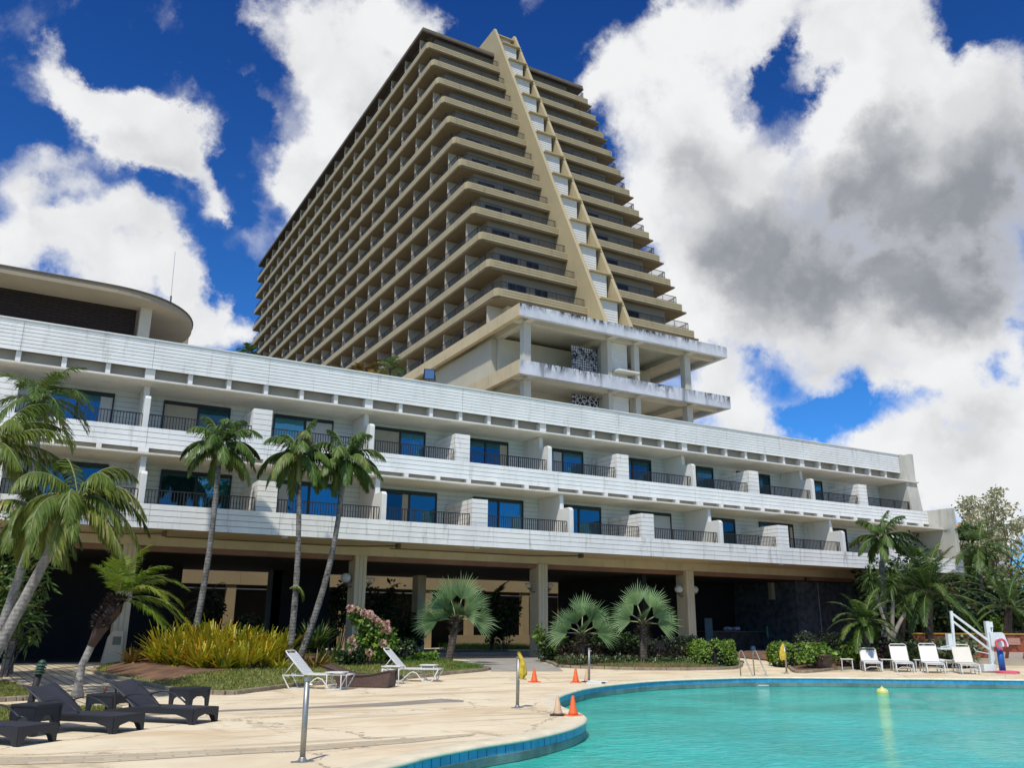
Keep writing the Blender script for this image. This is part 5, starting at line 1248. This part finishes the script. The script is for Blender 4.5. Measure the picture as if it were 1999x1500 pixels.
def white_table(p, label, s=.5, h=.46, rz=None):
    t = empty('white_side_table', p, ang(.98,-.17) if rz is None else rz, label, 'side table', 'white side tables')
    b = MB(); b.box(0, s, 0, s, h-.03, h); bevel(b.build('table_top', M_wsling, t), .012)
    b = MB()
    for y in (.04, s-.04): b.tube([(.05,y,h-.03),(.04,y,.03),(.07,y,.015),(s-.07,y,.015),(s-.04,y,.03),(s-.05,y,h-.03)], .014, 6)
    for x in (.05, s-.05): b.tube([(x,.04,h-.05),(x,s-.04,h-.05)], .012, 5)
    b.build('legs', M_wtube, t, True); return t
white_table(GP(632,1349), 'white side table at the foot of the strap lounger nearest the crotons', .5, .47)
white_table(GP(742,1337), 'white side table behind the brown wicker lounger', .6, .52)
white_table(GP(818,1331), 'white side table beside the foot of the farther strap lounger', .5, .5)
# --- brown wicker wave lounger
p = GP(656,1343); t = empty('wave_lounger', p-(RH*.985-FH*.17)*.5, ang(.985,-.17), 'brown wicker wave-shaped lounger between the two white strap loungers', 'sun lounger')
top = [(0,.60),(.12,.58),(.35,.50),(.6,.42),(.9,.345),(1.2,.33),(1.5,.36),(1.8,.42),(2.08,.47)]; bot = [(2.02,.02),(.55,.02),(.42,.3)]
b = MB()
for y0, y1 in ((0,.04),(.66,.70)): b.prism([(x, z-.02) for x, z in top]+bot, 1, y0, y1)
b.box(1.98, 2.03, .04, .66, .03, .43); b.build('side_panel', M_brownw, t)
b = MB(); vs = [(x, y, z+dz-.03*math.sin(math.pi*max(0,min(1,(y+.03)/.76)))) for dz in (.012,-.018) for x, z in top for y in (-.03,.16,.35,.54,.73)]
m = len(top)*5; fs = []
for i in range(len(top)-1):
    for j in range(4): a = i*5+j; fs.append((a, a+5, a+6, a+1)); fs.append((m+a, m+a+1, m+a+6, m+a+5))
for i in range(len(top)-1): a = i*5; fs.append((a, m+a, m+a+5, a+5)); fs.append((a+4, a+9, m+a+9, m+a+4))
for j in range(4): fs.append((j, j+1, m+j+1, m+j)); e = (len(top)-1)*5+j; fs.append((e, m+e, m+e+1, e+1))
b.add(vs, fs); b.build('bed', M_brownw, t, True)
# --- white sling chairs across the pool
def sling_chair(loc, rz, label, back=1.0, sling=None):
    t = empty('sling_lounger', loc, rz, label, 'sun lounger', 'white sling loungers across the pool')
    W_ = .64; hx, hz = .72, .40; bx, bz = .72-.40*(2-back), .40+.62*back; b = MB(); r = .021
    for y in (0, W_):
        b.tube([(bx,y,bz),(hx,y,hz),(1.6,y,hz-.02),(1.72,y,hz-.06),(1.8,y,.12),(1.84,y,.0)], r, 6)
        b.tube([(hx-.25,y,hz+.02),(hx-.05,y,hz+.02),(hx+.1,y,.2),(hx+.14,y,0)], r, 6); b.tube([(.1,y,0),(.16,y,.28),(.3,y,hz),(hx,y,hz)], r, 6)
        b.tube([(1.28,y,hz-.02),(1.42,y,.25),(1.46,y,0)], r, 6)
    b.tube([(bx,0,bz),(bx-.02,.06,bz+.05),(bx-.02,W_-.06,bz+.05),(bx,W_,bz)], r, 6); b.tube([(1.72,0,hz-.06),(1.72,W_,hz-.06)], r, 6)
    b.tube([(1.8,0,.12),(1.74,W_*.3,.2),(1.74,W_*.7,.2),(1.8,W_,.12)], r*.7, 5)
    b.build('frame', M_wtube, t, True)
    d = Vector((bx-hx,0,bz-hz)); p0 = Vector((hx,0,hz))+d*.02; p1 = Vector((hx,0,hz))+d*.93; nn = Vector((.014,0,.009))
    b = MB(); b.add([p0+nn, p1+nn, p1+nn+Vector((0,W_,0)), p0+nn+Vector((0,W_,0)), p0-nn, p1-nn, p1-nn+Vector((0,W_,0)), p0-nn+Vector((0,W_,0))], [(0,1,2,3),(7,6,5,4),(0,4,5,1),(2,6,7,3),(1,5,6,2),(3,7,4,0)])
    b.build('back_sling', sling or M_wsling, t)
    b = MB(); b.box(hx+.03, 1.66, .01, W_-.01, hz-.03, hz+.005); b.build('seat_sling', sling or M_wsling, t); return t
CA = (-.27, -.963)
for i, (x, y, bk, lab, sl_) in enumerate(((1690,1313,.72,'white sling lounger with the lowest back, nearest the brown pot',None),(1752,1314,1.0,'white sling lounger second from the brown pot',None),(1812,1316,1.06,'white sling lounger in front of the hanging pool lift seat',None),(1880,1318,1.02,'cream sling lounger nearest the blue pool lift post',M_csling))):
    foot = GP(x, y); a = RH*CA[0]+FH*CA[1]; sling_chair(foot-a*1.84, ang(*CA), lab, bk, sl_)
for x, y, lab in ((1643,1311,'white side table standing beside the brown pot'),(1722,1312,'white side table between the first and second white sling loungers'),(1788,1313,'white side table between the second and third white sling loungers'),(1848,1314,'white side table between the third and fourth sling loungers')):
    white_table(GP(x, y), lab, .5, .48, ang(.95,-.3))
# --- brown pot
p = GP(1608,1310); t = empty('plant_pot', p, 0, 'large dark brown round pot standing by the pool path', 'pot')
b = MB(); b.lathe([(.27,0),(.33,.06),(.38,.3),(.41,.56),(.435,.58),(.435,.64),(.385,.65),(.37,.55),(.05,.52)], n=20); b.build('pot', surf('brown glazed clay', (.055,.035,.028), .45, .25, 5.), t, True)
b = MB(); rnd.seed(5)
for i in range(120): a = rnd.uniform(0, 6.28); leaf(b, Vector((math.cos(a)*.2, math.sin(a)*.2,.5)), Vector((math.cos(a), math.sin(a), rnd.uniform(.3,1.5))), UPV, rnd.uniform(.2,.45), .04, .3, 3)
b.build('leaves', M_hedge, t)
# --- steel net posts
def post(px, py, tx, ty, label):
    p = GP(px, py); dist = (p-EYE).dot(FH); tp_ = DP(tx, ty, dist)
    t = empty('net_post', p, 0, label, 'post', 'steel net posts round the pool')
    b = MB(); b.lathe([(.085,0),(.085,.012),(.055,.02),(.045,.05),(.036,.06)], n=14); b.box(-.14, .14, -.03, .03, 0, .014); b.build('base', M_steel, t)
    b = MB(); v = tp_-p; b.tube([(0,0,.02), tuple(v)], .036, 12); b.build('shaft', M_steel, t, True)
    b = MB(); b.tube([tuple(v-Vector((0,0,.02))), tuple(v+Vector((0,0,.03)))], .041, 12); b.tube([tuple(v+Vector((0,0,-.06))), tuple(v+RH*.07+Vector((0,0,-.06)))], .012, 6); b.build('cap', M_steel, t); return t, p, v
post(590, 1489, 600, 1328, 'nearest steel net post, standing alone on the tan deck')
_, pm, vm = post(1010, 1383, 1012, 1285, 'steel net post with the yellow net before the orange cones')
post(1150, 1334, 1150, 1268, 'slim steel net post beside the small white base across the path')
_, pr2, vr2 = post(1536, 1316, 1531, 1262, 'steel net post by the pool ladder with a yellow net')
def net(p, v, side, h0, h1, w_, label, seed):
    rnd.seed(seed); t = empty('net_bundle', p, 0, label, 'net', 'yellow nets tied to posts'); b = MB(); c0 = side*(w_*.42+.03); k_seed = seed*2.
    pts = 28; vs = []; fs = []; rows = 14
    for r in range(rows+1):
        f = r/rows; z = h1+(h0-h1)*f; rad = w_*(.12+.42*min(1, f*1.35)**.8)*(1 if f < .88 else .8-.25*math.sin(k_seed+f*40))
        cx = c0*(.25+.75*min(1, f*3))
        for k in range(pts):
            a = 6.283*k/pts; rr = rad*(1+.28*math.sin(a*7+f*2)+.12*math.sin(a*13+f*9)); vs.append((cx.x+math.cos(a)*rr, cx.y+math.sin(a)*rr, z+.02*math.sin(a*5)))
    for r in range(rows):
        for k in range(pts): fs.append((r*pts+k, r*pts+(k+1) % pts, (r+1)*pts+(k+1) % pts, (r+1)*pts+k))
    fs.append(list(range(pts))); fs.append([rows*pts+k for k in range(pts)][::-1]); b.add(vs, fs); b.build('net', M_yel, t, True)
    b = MB(); b.tube([(0,0,h1-.03), tuple(c0*.6+Vector((0,0,h1+.01)))], .012, 5); b.build('tie', M_yel, t)
net(pm, vm, RH, .58, 1.12, .16, 'yellow net bundled on the post before the far orange cones', 1)
net(pr2, vr2, -RH, .5, 1.12, .19, 'yellow net bundled on the post at the clipped hedge', 2)
# --- cones
def cone(px, py, h, m, label):
    p = GP(px, py); t = empty('traffic_cone', p, R_(rnd.uniform(0,60)), label, 'traffic cone', 'traffic cones by the pool')
    w_ = h*.36; b = MB(); b.box(-w_, w_, -w_, w_, 0, .03); bevel(b.build('base', M_blk if m is M_oran2 else m, t), .01)
    b = MB(); b.lathe([(h*.27,.03),(h*.25,.06),(h*.20,h*.3),(h*.075,h*.97),(h*.06,h),(h*.03,h*.985)], n=20); b.build('cone', m, t, True)
cone(1043,1333,.42,M_orange,'bright orange cone just right of the yellow net post')
cone(1124,1334,.42,M_orange,'orange cone with worn base beside the slim far post')
cone(1146,1333,.40,M_oran2,'pale faded cone right behind the slim far post')
cone(1119,1399,.37,M_orange,'large bright orange cone standing on the pool coping')
cone(1089,1398,.36,M_oran2,'sun-bleached cone on the coping beside the bright orange one')
p = GP(1160,1336); t = empty('net_anchor', p, ang(1,0), 'small white net base lying beside the slim far post', 'base')
b = MB(); b.box(-.25,.22,-.1,.1,.0,.05); b.tube([(-.2,0,.07),(.42,.02,.05)], .03, 6); b.build('bar', M_wtube, t); b = MB(); b.box(.2,.34,-.06,.06,0,.05); b.build('foot', M_blk, t)
# --- ladder rails
t = empty('pool_ladder', GP(1480,1322), ang(.35,-.93), 'pair of bent steel ladder rails at the far pool edge', 'pool ladder')
for y in (-.30, .30):
    b = MB(); pts = [(-.62,y,0),(-.64,y,.55)]
    for i in range(9): a = math.pi-math.pi*.62*i/8; pts.append((-.5+.14*math.cos(a), y, .74+.14*math.sin(a)))
    pts += [(.22,y,-.12),(.32,y,-.3),(.34,y,-.9)]; b.tube(pts, .024, 8); b.build('rail', M_steel, t, True)
b = MB()
for z in (-.28,-.55): b.box(.26,.4,-.28,.28,z-.02,z+.02)
b.build('tread', M_wtube, t)
# --- buoy
p = GP(1723,1356); d_ = ray(1723,1355); p = EYE+d_*((-.31-1.6)/d_.z)
t = empty('buoy', p, .4, 'pale yellow buoy floating in the turquoise pool', 'buoy'); b = MB()
b.lathe([(.02,-.12),(.13,-.1),(.18,-.02),(.185,.06),(.15,.13),(.06,.16),(.03,.2)], n=16); b.build('float', surf('pale yellow plastic', (.72,.66,.22), .35, .06), t, True)
b = MB(); b.tube([(.03*math.cos(a*.7),0,.2+.03*math.sin(a*.7)) for a in range(9)], .01, 5); b.build('eye', M_wtube, t)
# --- pool lift
p = DP(1941,1312,36.3); p.z = 0; dist = 36.3
t = empty('pool_lift', p, ang(1,0), 'white pool access lift with raised twin arms and a hanging seat', 'pool lift')
def part(name, f, m=None, sm=False): b = MB(); f(b); o = b.build(name, m or M_lift, t, sm); return bevel(o, .012)
part('base', lambda b: (b.box(-.55,-.05,-.3,.3,.06,.32), b.box(-.5,-.1,-.22,.22,0,.06)))
part('post', lambda b: (b.box(-.11,.06,-.09,.09,.3,2.0), b.box(.05,.2,-.05,.05,1.75,1.98), b.bar((.18,0,1.75),(.12,0,1.45),.04,.05)))
part('battery_box', lambda b: b.prism([(-.05,1.0),(.62,1.0),(.64,1.06),(.52,1.5),(.44,1.56),(-.05,1.56)], 1, -.2, .2))
part('arm', lambda b: b.bar((-.05,-.02,1.22),(-1.38,-.02,2.28),.07,.09)); part('arm', lambda b: b.bar((-.05,-.02,.86),(-1.40,-.02,1.98),.07,.08))
part('actuator', lambda b: b.tube([(-.7,.0,.95),(-.62,.0,.82),(-.1,.0,.72)], .02, 6))
part('seat_mast', lambda b: (b.bar((-1.42,0,2.40),(-1.50,0,.75),.10,.10), b.box(-1.74,-1.57,-.12,.12,.86,1.5)))
part('seat', lambda b: (b.box(-2.15,-1.5,-.24,.24,.88,.95), b.bar((-2.15,-.2,.98),(-1.6,-.2,1.05),.04,.04)))
part('footrest_tube', lambda b: b.tube([(-1.5,0,.8),(-1.51,0,.55),(-1.6,0,.42),(-1.75,0,.40),(-2.3,0,.47)], .075, 8), None, True)
q = t.location+RH*.1-FH*.45
t2 = empty('padded_post', q, ang(1,0), 'blue padded post with a pink foam ring beside the pool lift', 'post'); t2.location.z = 0
b = MB(); b.tube([(0,0,0),(0,0,.95)], .12, 12); b.build('blue_sleeve', M_blue, t2, True); b = MB(); b.tube([(0,0,.95),(0,0,1.35)], .11, 10); b.build('white_core', M_lift, t2, True)
b = MB(); b.tube([(.2*math.cos(a*.42-.6), -.17+.03*math.sin(a), 1.1+.19*math.sin(a*.42-.6)) for a in range(14)], .05, 7); b.build('foam_ring', M_pinkf, t2, True)
b = MB(); b.lathe([(.42,.0),(.44,.03),(.4,.09),(.2,.1),(.05,.1)], (.05,-.25,.0), 16); b.build('foam_base', M_pinkf, t2, True)
# --- bollard light and sprinkler
p = GP(48,1412); t = empty('bollard_light', p, 0, 'black leaning bollard light with a green louvred head', 'garden lamp')
b = MB(); b.tube([(0,0,-.05),tuple(RH*.12+UPV*.80)], .058, 10); b.build('post', M_blk, t, True)
b = MB()
for i in range(4): b.lathe([(.045,0),(.09,-.025),(.092,-.012),(.05,.025)], tuple(RH*(.125+.006*i)+UPV*(.83+.045*i)), 12)
b.lathe([(.07,0),(.04,.035),(.01,.05)], tuple(RH*.15+UPV*1.0), 12); b.build('louvre_head', surf('green verdigris', (.03,.075,.045), .5, .3, 8.), t)
p = GP(203,1362); t = empty('sprinkler', p, 0, 'small dark sprinkler head on the paver walk beside the crooked palm', 'sprinkler')
b = MB(); b.tube([(0,0,-.02),(0,0,.13)], .018, 6); b.build('riser', M_blk, t); b = MB(); b.lathe([(.02,.12),(.045,.14),(.05,.2),(.03,.24)], n=8); b.bar((-.07,0,.19),(.03,0,.2),.02,.02); b.build('head', surf('rusty head', (.12,.05,.035), .6), t)
# --- tan pier with a green sign plate
p = GP(222,1297); x0 = YP(196,1296,37.0).x; x1 = YP(236,1296,37.0).x
t = empty('pier', (x0,36.9,.2), 0, 'low tan tapering pier with a small green plate before the left column', 'pier')
w_ = x1-x0; z1 = YP(225,1232,36.9).z-.2
b = MB(); b.prism([(0,0),(w_,0),(w_-.05,z1),(.3,z1),(.16,z1-.25)], 1, 0, .45); bevel(b.build('pier', M_tan, t), .02)
b = MB(); b.box(w_*.44, w_*.85, -.012, .0, z1-.52, z1-.22); b.build('plate', surf('faded green plate', (.17,.19,.12), .5), t)
# --- low mosaic wall on the right
def WX(px, f): return at2((px-999.5)/FPX*f*1.0, f)
wa = DP(1788,1291,47); wb = DP(2090,1291,43); wz = DP(1900,1237,45).z
ax = (wb-wa); ax.z = 0; Lw = ax.length
t = empty('mosaic_wall', (wa.x, wa.y, 0), math.atan2(ax.y, ax.x), 'low red brown mosaic wall with pale panels behind the white chairs', 'wall')
M_mos, tt, bs = newmat('red brown mosaic'); pos = tt.n('ShaderNodeTexCoord').outputs['Object']
sx = tt.n('ShaderNodeSeparateXYZ', inp={0: pos}); cv = tt.n('ShaderNodeCombineXYZ', inp={0: sx.outputs[0], 1: sx.outputs[2]}).outputs[0]
n_ = tt.ramp(tt.noise(tt.mapv(cv, (1,1,1)), 1.6, 3, .5, 1.5), .48, .52); c = tt.mix(n_, srgb(110,52,36), srgb(150,80,52))
c = tt.mix(tt.ramp(tt.noise(cv, 14, 3, .7), .55, .65), c, srgb(90,40,30)); M_mos.node_tree.links.new(c, bs.inputs['Base Color']); bs.inputs['Roughness'].default_value = .7
b = MB(); b.box(0, Lw, 0, .4, -.1, wz-.07); b.build('wall_body', M_mos, t)
b = MB(); b.box(0, Lw, -.05, .45, wz-.069, wz); b.build('yellow_coping', surf('ochre coping', (.42,.26,.05), .7, .2), t)
M_pnl = surf('pale red panel', (.42,.24,.19), .7, .1); M_wp = surf('pale base panel', (.50,.42,.36), .7, .08)
xs_ = [Lw*.52+i*.78 for i in range(6)]
for i, x in enumerate(xs_):
    if x > Lw-.7: continue
    b = MB(); b.box(x, x+.55, -.03, -.001, wz-.55, wz-.22); b.box(x+.1, x+.45, -.035, -.03, wz-.44, wz-.33); b.build('inset_panel', M_pnl, t)
    b = MB(); b.prism([(x-.1,.18),(x+.5,.18),(x+.62,wz-.9),(x-.0,wz-.9)], 1, -.025, -.001); b.build('base_panel', M_wp, t)
b = MB(); b.box(-.3, Lw, -1.1, -.1, -.05, .16); b.box(-.3, Lw, -.75, -.1, .16, .3); b.build('plinth_step', surf('pale step', (.42,.38,.29), .8, .08), t)
# --- pool bar under the arcade
ba = YP(1408,1275,41.4); bb = YP(1487,1275,41.4)
t = empty('bar_counter', (ba.x,41.4,.31), 0, 'dark pool bar counter under the arcade with a thin pale top', 'bar counter')
hb = YP(1450,1233,41.4).z-.31; w_ = bb.x-ba.x
b = MB(); b.box(-1.2, w_, 0, .7, 0, hb-.06); b.build('counter_front', surf('weathered brown panel', (.06,.05,.042), .8, .4, 2.5), t)
b = MB(); b.box(-1.3, w_+.1, -.12, .8, hb-.059, hb); b.build('counter_top', surf('worn grey top', (.16,.14,.13), .5), t)
rnd.seed(3); q = YP(1436,1230,41.5); tw_ = empty('towel_pile', (q.x,41.75,.311+hb), 0, 'pile of pale blue and white towels on the pool bar counter', 'towels')
b = MB()
for i in range(7):
    cx, cy, cz = rnd.uniform(-.5,.45), rnd.uniform(-.15,.15), .07+.1*rnd.random(); r = rnd.uniform(.12,.2); pr_ = [(r*math.cos(a)*.98, r*.7*math.sin(a)) for a in [i_*math.pi/10-math.pi/2 for i_ in range(11)]]
    b.lathe([(max(.01, x), z) for x, z in pr_], (cx, cy, max(cz, r*.7)), 12)
b.build('towels', surf('pale blue towel', (.45,.50,.66), .9, .2, 6., bump=.6), tw_, True)
q = YP(1470,1270,40.4); t = empty('fountain_toy', (q.x,40.4,.31), 0, 'pale blue round basin with a white spout at the foot of the bar', 'basin')
b = MB(); b.lathe([(.5,0),(.72,.1),(.75,.13),(.6,.12),(.1,.1)], n=18); b.build('basin', surf('pale blue plastic', (.16,.36,.45), .4, .1), t, True)
b = MB(); b.lathe([(.18,.1),(.17,.28),(.12,.36),(.03,.38)], n=12); b.build('spout', M_lift, t, True)
q = YP(1527,1205,40.55); t = empty('life_ring', (q.x-.12,40.9,q.z), 0, 'white life ring hung on the left side of the grey stone pillar', 'life ring')
b = MB(); R1, r1 = .36, .085; vs = []; fs = []
for i in range(24):
    for j in range(8):
        a, e = 6.2832*i/24, 6.2832*j/8; vs.append((r1*.7*math.sin(e), (R1+r1*math.cos(e))*math.cos(a), (R1+r1*math.cos(e))*math.sin(a)))
for i in range(24):
    for j in range(8): fs.append((i*8+j, ((i+1) % 24)*8+j, ((i+1) % 24)*8+(j+1) % 8, i*8+(j+1) % 8))
b.add(vs, fs); b.build('ring', M_lift, t, True)
for i, (px, py, col_, lab, w_, h_) in enumerate(((1500,1236,(.12,.28,.18),'green cloth hanging on the rack beside the bar',.3,.75),(1510,1238,(.36,.34,.30),'pale cloth hanging on the rack beside the bar',.18,.5),(1519,1240,(.38,.06,.05),'red cloth hanging on the rack beside the bar',.42,.5))):
    q = YP(px, py, 41.0); t = empty('hanging_cloth', (q.x,41.0,q.z), 0, lab, 'cloth', 'cloths on the rack beside the bar'); b = MB(); vs = []; N_ = 9
    for s_ in (0, .02):
        for j in range(5):
            for k in range(N_): f = k/(N_-1); vs.append(((f-.5)*w_*(1-.12*j), s_+.035*math.sin(f*11+j*.6), h_/2-h_*j/4*(1-.15*math.sin(f*3))))
    fs = []
    for j in range(4):
        for k in range(N_-1): a = j*N_+k; fs.append((a, a+1, a+N_+1, a+N_)); fs.append((a+45, a+45+N_, a+46+N_, a+46))
    b.add(vs, fs); b.build('cloth', surf('cloth %d' % i, col_, .9, .2, 5.), t, True)
    b = MB(); b.tube([(0,.0,h_/2),(0,.04,h_/2+.08)], .012, 5); b.build('hook', M_steel, t)
q = YP(1510,1228,41.1); t = empty('towel_rack', (q.x,41.06,.31), 0, 'thin grey rack with cloths on it beside the pool bar', 'rack')
zt = q.z-.31+.12; b = MB(); b.tube([(-.45,0,0),(-.45,0,zt)], .018, 6); b.tube([(.45,0,0),(.45,0,zt)], .018, 6); b.build('upright', M_steel, t); b = MB(); b.tube([(-.5,0,zt),(.5,0,zt)], .018, 6); b.build('crossbar', M_steel, t)
q = YP(1383,1212,41.); t = empty('menu_board', (q.x,41.0,.31), 0, 'pale blue grey notice board standing in the dark left of the bar', 'board')
b = MB(); b.box(-.3,.3,0,.05,.2,2.0); b.build('panel', surf('blue grey board', (.10,.16,.18), .5, .1), t); b = MB(); b.box(-.28,-.2,.0,.4,0,.199); b.box(.2,.28,.0,.4,0,.199); b.build('foot', M_blk, t)
# --- courtyard behind the arcade
cw = empty('courtyard_wing', (18,56,0), 0, 'tan colonnade with a deep beam across the courtyard behind the arcade', 'building')
def cp_(b, name, m): b.v = [(x-18, y-56, z) for x, y, z in b.v]; return b.build(name, m, cw)
M_court = surf('courtyard tan', (.27,.205,.11), .75, .08, .5, (.2,.14,.08,1), .4, streak=True)  # tan darkened evenly so the colonnade shows less
xa = YP(225,1130,56).x; xb = YP(1230,1130,56).x
zt = YP(400,1120,56).z; zb = YP(400,1140,56).z
x = xa; b = MB()
while x < xb: b.box(x+.006, min(x+3.6, xb)-.006, 56, 56.5, zb, zt+.2); x += 3.6
cp_(b, 'beam', M_court)
b = MB(); b.tube([(xa,56.2,zb-.25),(xb,56.2,zb-.25)], .04, 6); cp_(b, 'pipe', M_globe)
for px in (330,447,565,672,835,917,1025,1100):
    x = YP(px,1200,56.2).x; b = MB(); b.box(x-.28, x+.28, 56.1, 56.6, .2, zb); cp_(b, 'column', M_court)
b = MB(); b.box(YP(528,1200,46).x, YP(640,1200,46).x, 46.0, 46.3, .3, 4.55); lp(b, 'inner_wall', M_dark)  # near-black block added to darken this bay and hide the courtyard
b = MB(); b.box(xa-16, xb+6, 60, 60.4, .2, zt+6); cp_(b, 'back_wall', M_dark)  # dark void behind the colonnade, put into the wall colour
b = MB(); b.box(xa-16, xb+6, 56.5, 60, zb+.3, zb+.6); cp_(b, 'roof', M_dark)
b = MB(); b.box(YP(880,1240,55).x, YP(1090,1240,55).x, 55, 55.3, .2, YP(980,1241,55).z); cp_(b, 'low_wall', M_court)
rnd.seed(9); pl_ = [V2(YP(880,1250,53).x,50.5),V2(YP(1010,1250,53).x,50.5),V2(YP(1010,1250,53).x,54.8),V2(YP(880,1250,53).x,54.8)]
tag(grass('courtyard_grass', pl_, 5000, M_blade2, .2, .5, 0, .0))
b = MB(); b.add([(xa,47.7,.32),(xb,47.7,.32),(xb,60,.32),(xa,60,.32)], [(0,1,2,3)]); struct(b.build('courtyard_floor', M_cop))
# pale wall piece seen between the right-hand fan palms
wa_ = YP(1216,1200,43.5); wb_ = YP(1262,1200,43.5)
t = empty('louvred_wall', (wa_.x,43.5,.31), 0, 'pale yellowish louvred wall panel behind the right-hand fan palm', 'wall')
b = MB()
for i in range(20): b.box(0, wb_.x-wa_.x, 0, .2, .02+i*.17, .17+i*.17)
b.build('slats', surf('pale yellow slats', (.40,.34,.19), .7, .08), t); b = MB(); b.box(.02, wb_.x-wa_.x-.02, .05, .6, 0, 3.42); b.build('wall_core', M_tan, t)
# far house roof beyond the garden
q = DP(1886,1046,130); t = empty('far_house', (q.x,q.y,0), R_(20), 'far house with an orange tiled roof beyond the trees', 'house')
b = MB(); b.box(-4.5,4.5,-4,4,0,q.z-.5); b.build('wall', M_plast, t); b = MB(); z = q.z-.5; b.add([(-5,-4.5,z),(5,-4.5,z),(5,4.5,z),(-5,4.5,z),(-1.5,0,z+2.4),(1.5,0,z+2.4)], [(0,1,5,4),(1,2,5),(2,3,4,5),(3,0,4),(3,2,1,0)]); b.build('roof', surf('orange roof', (.62,.30,.13), .8, .1), t)
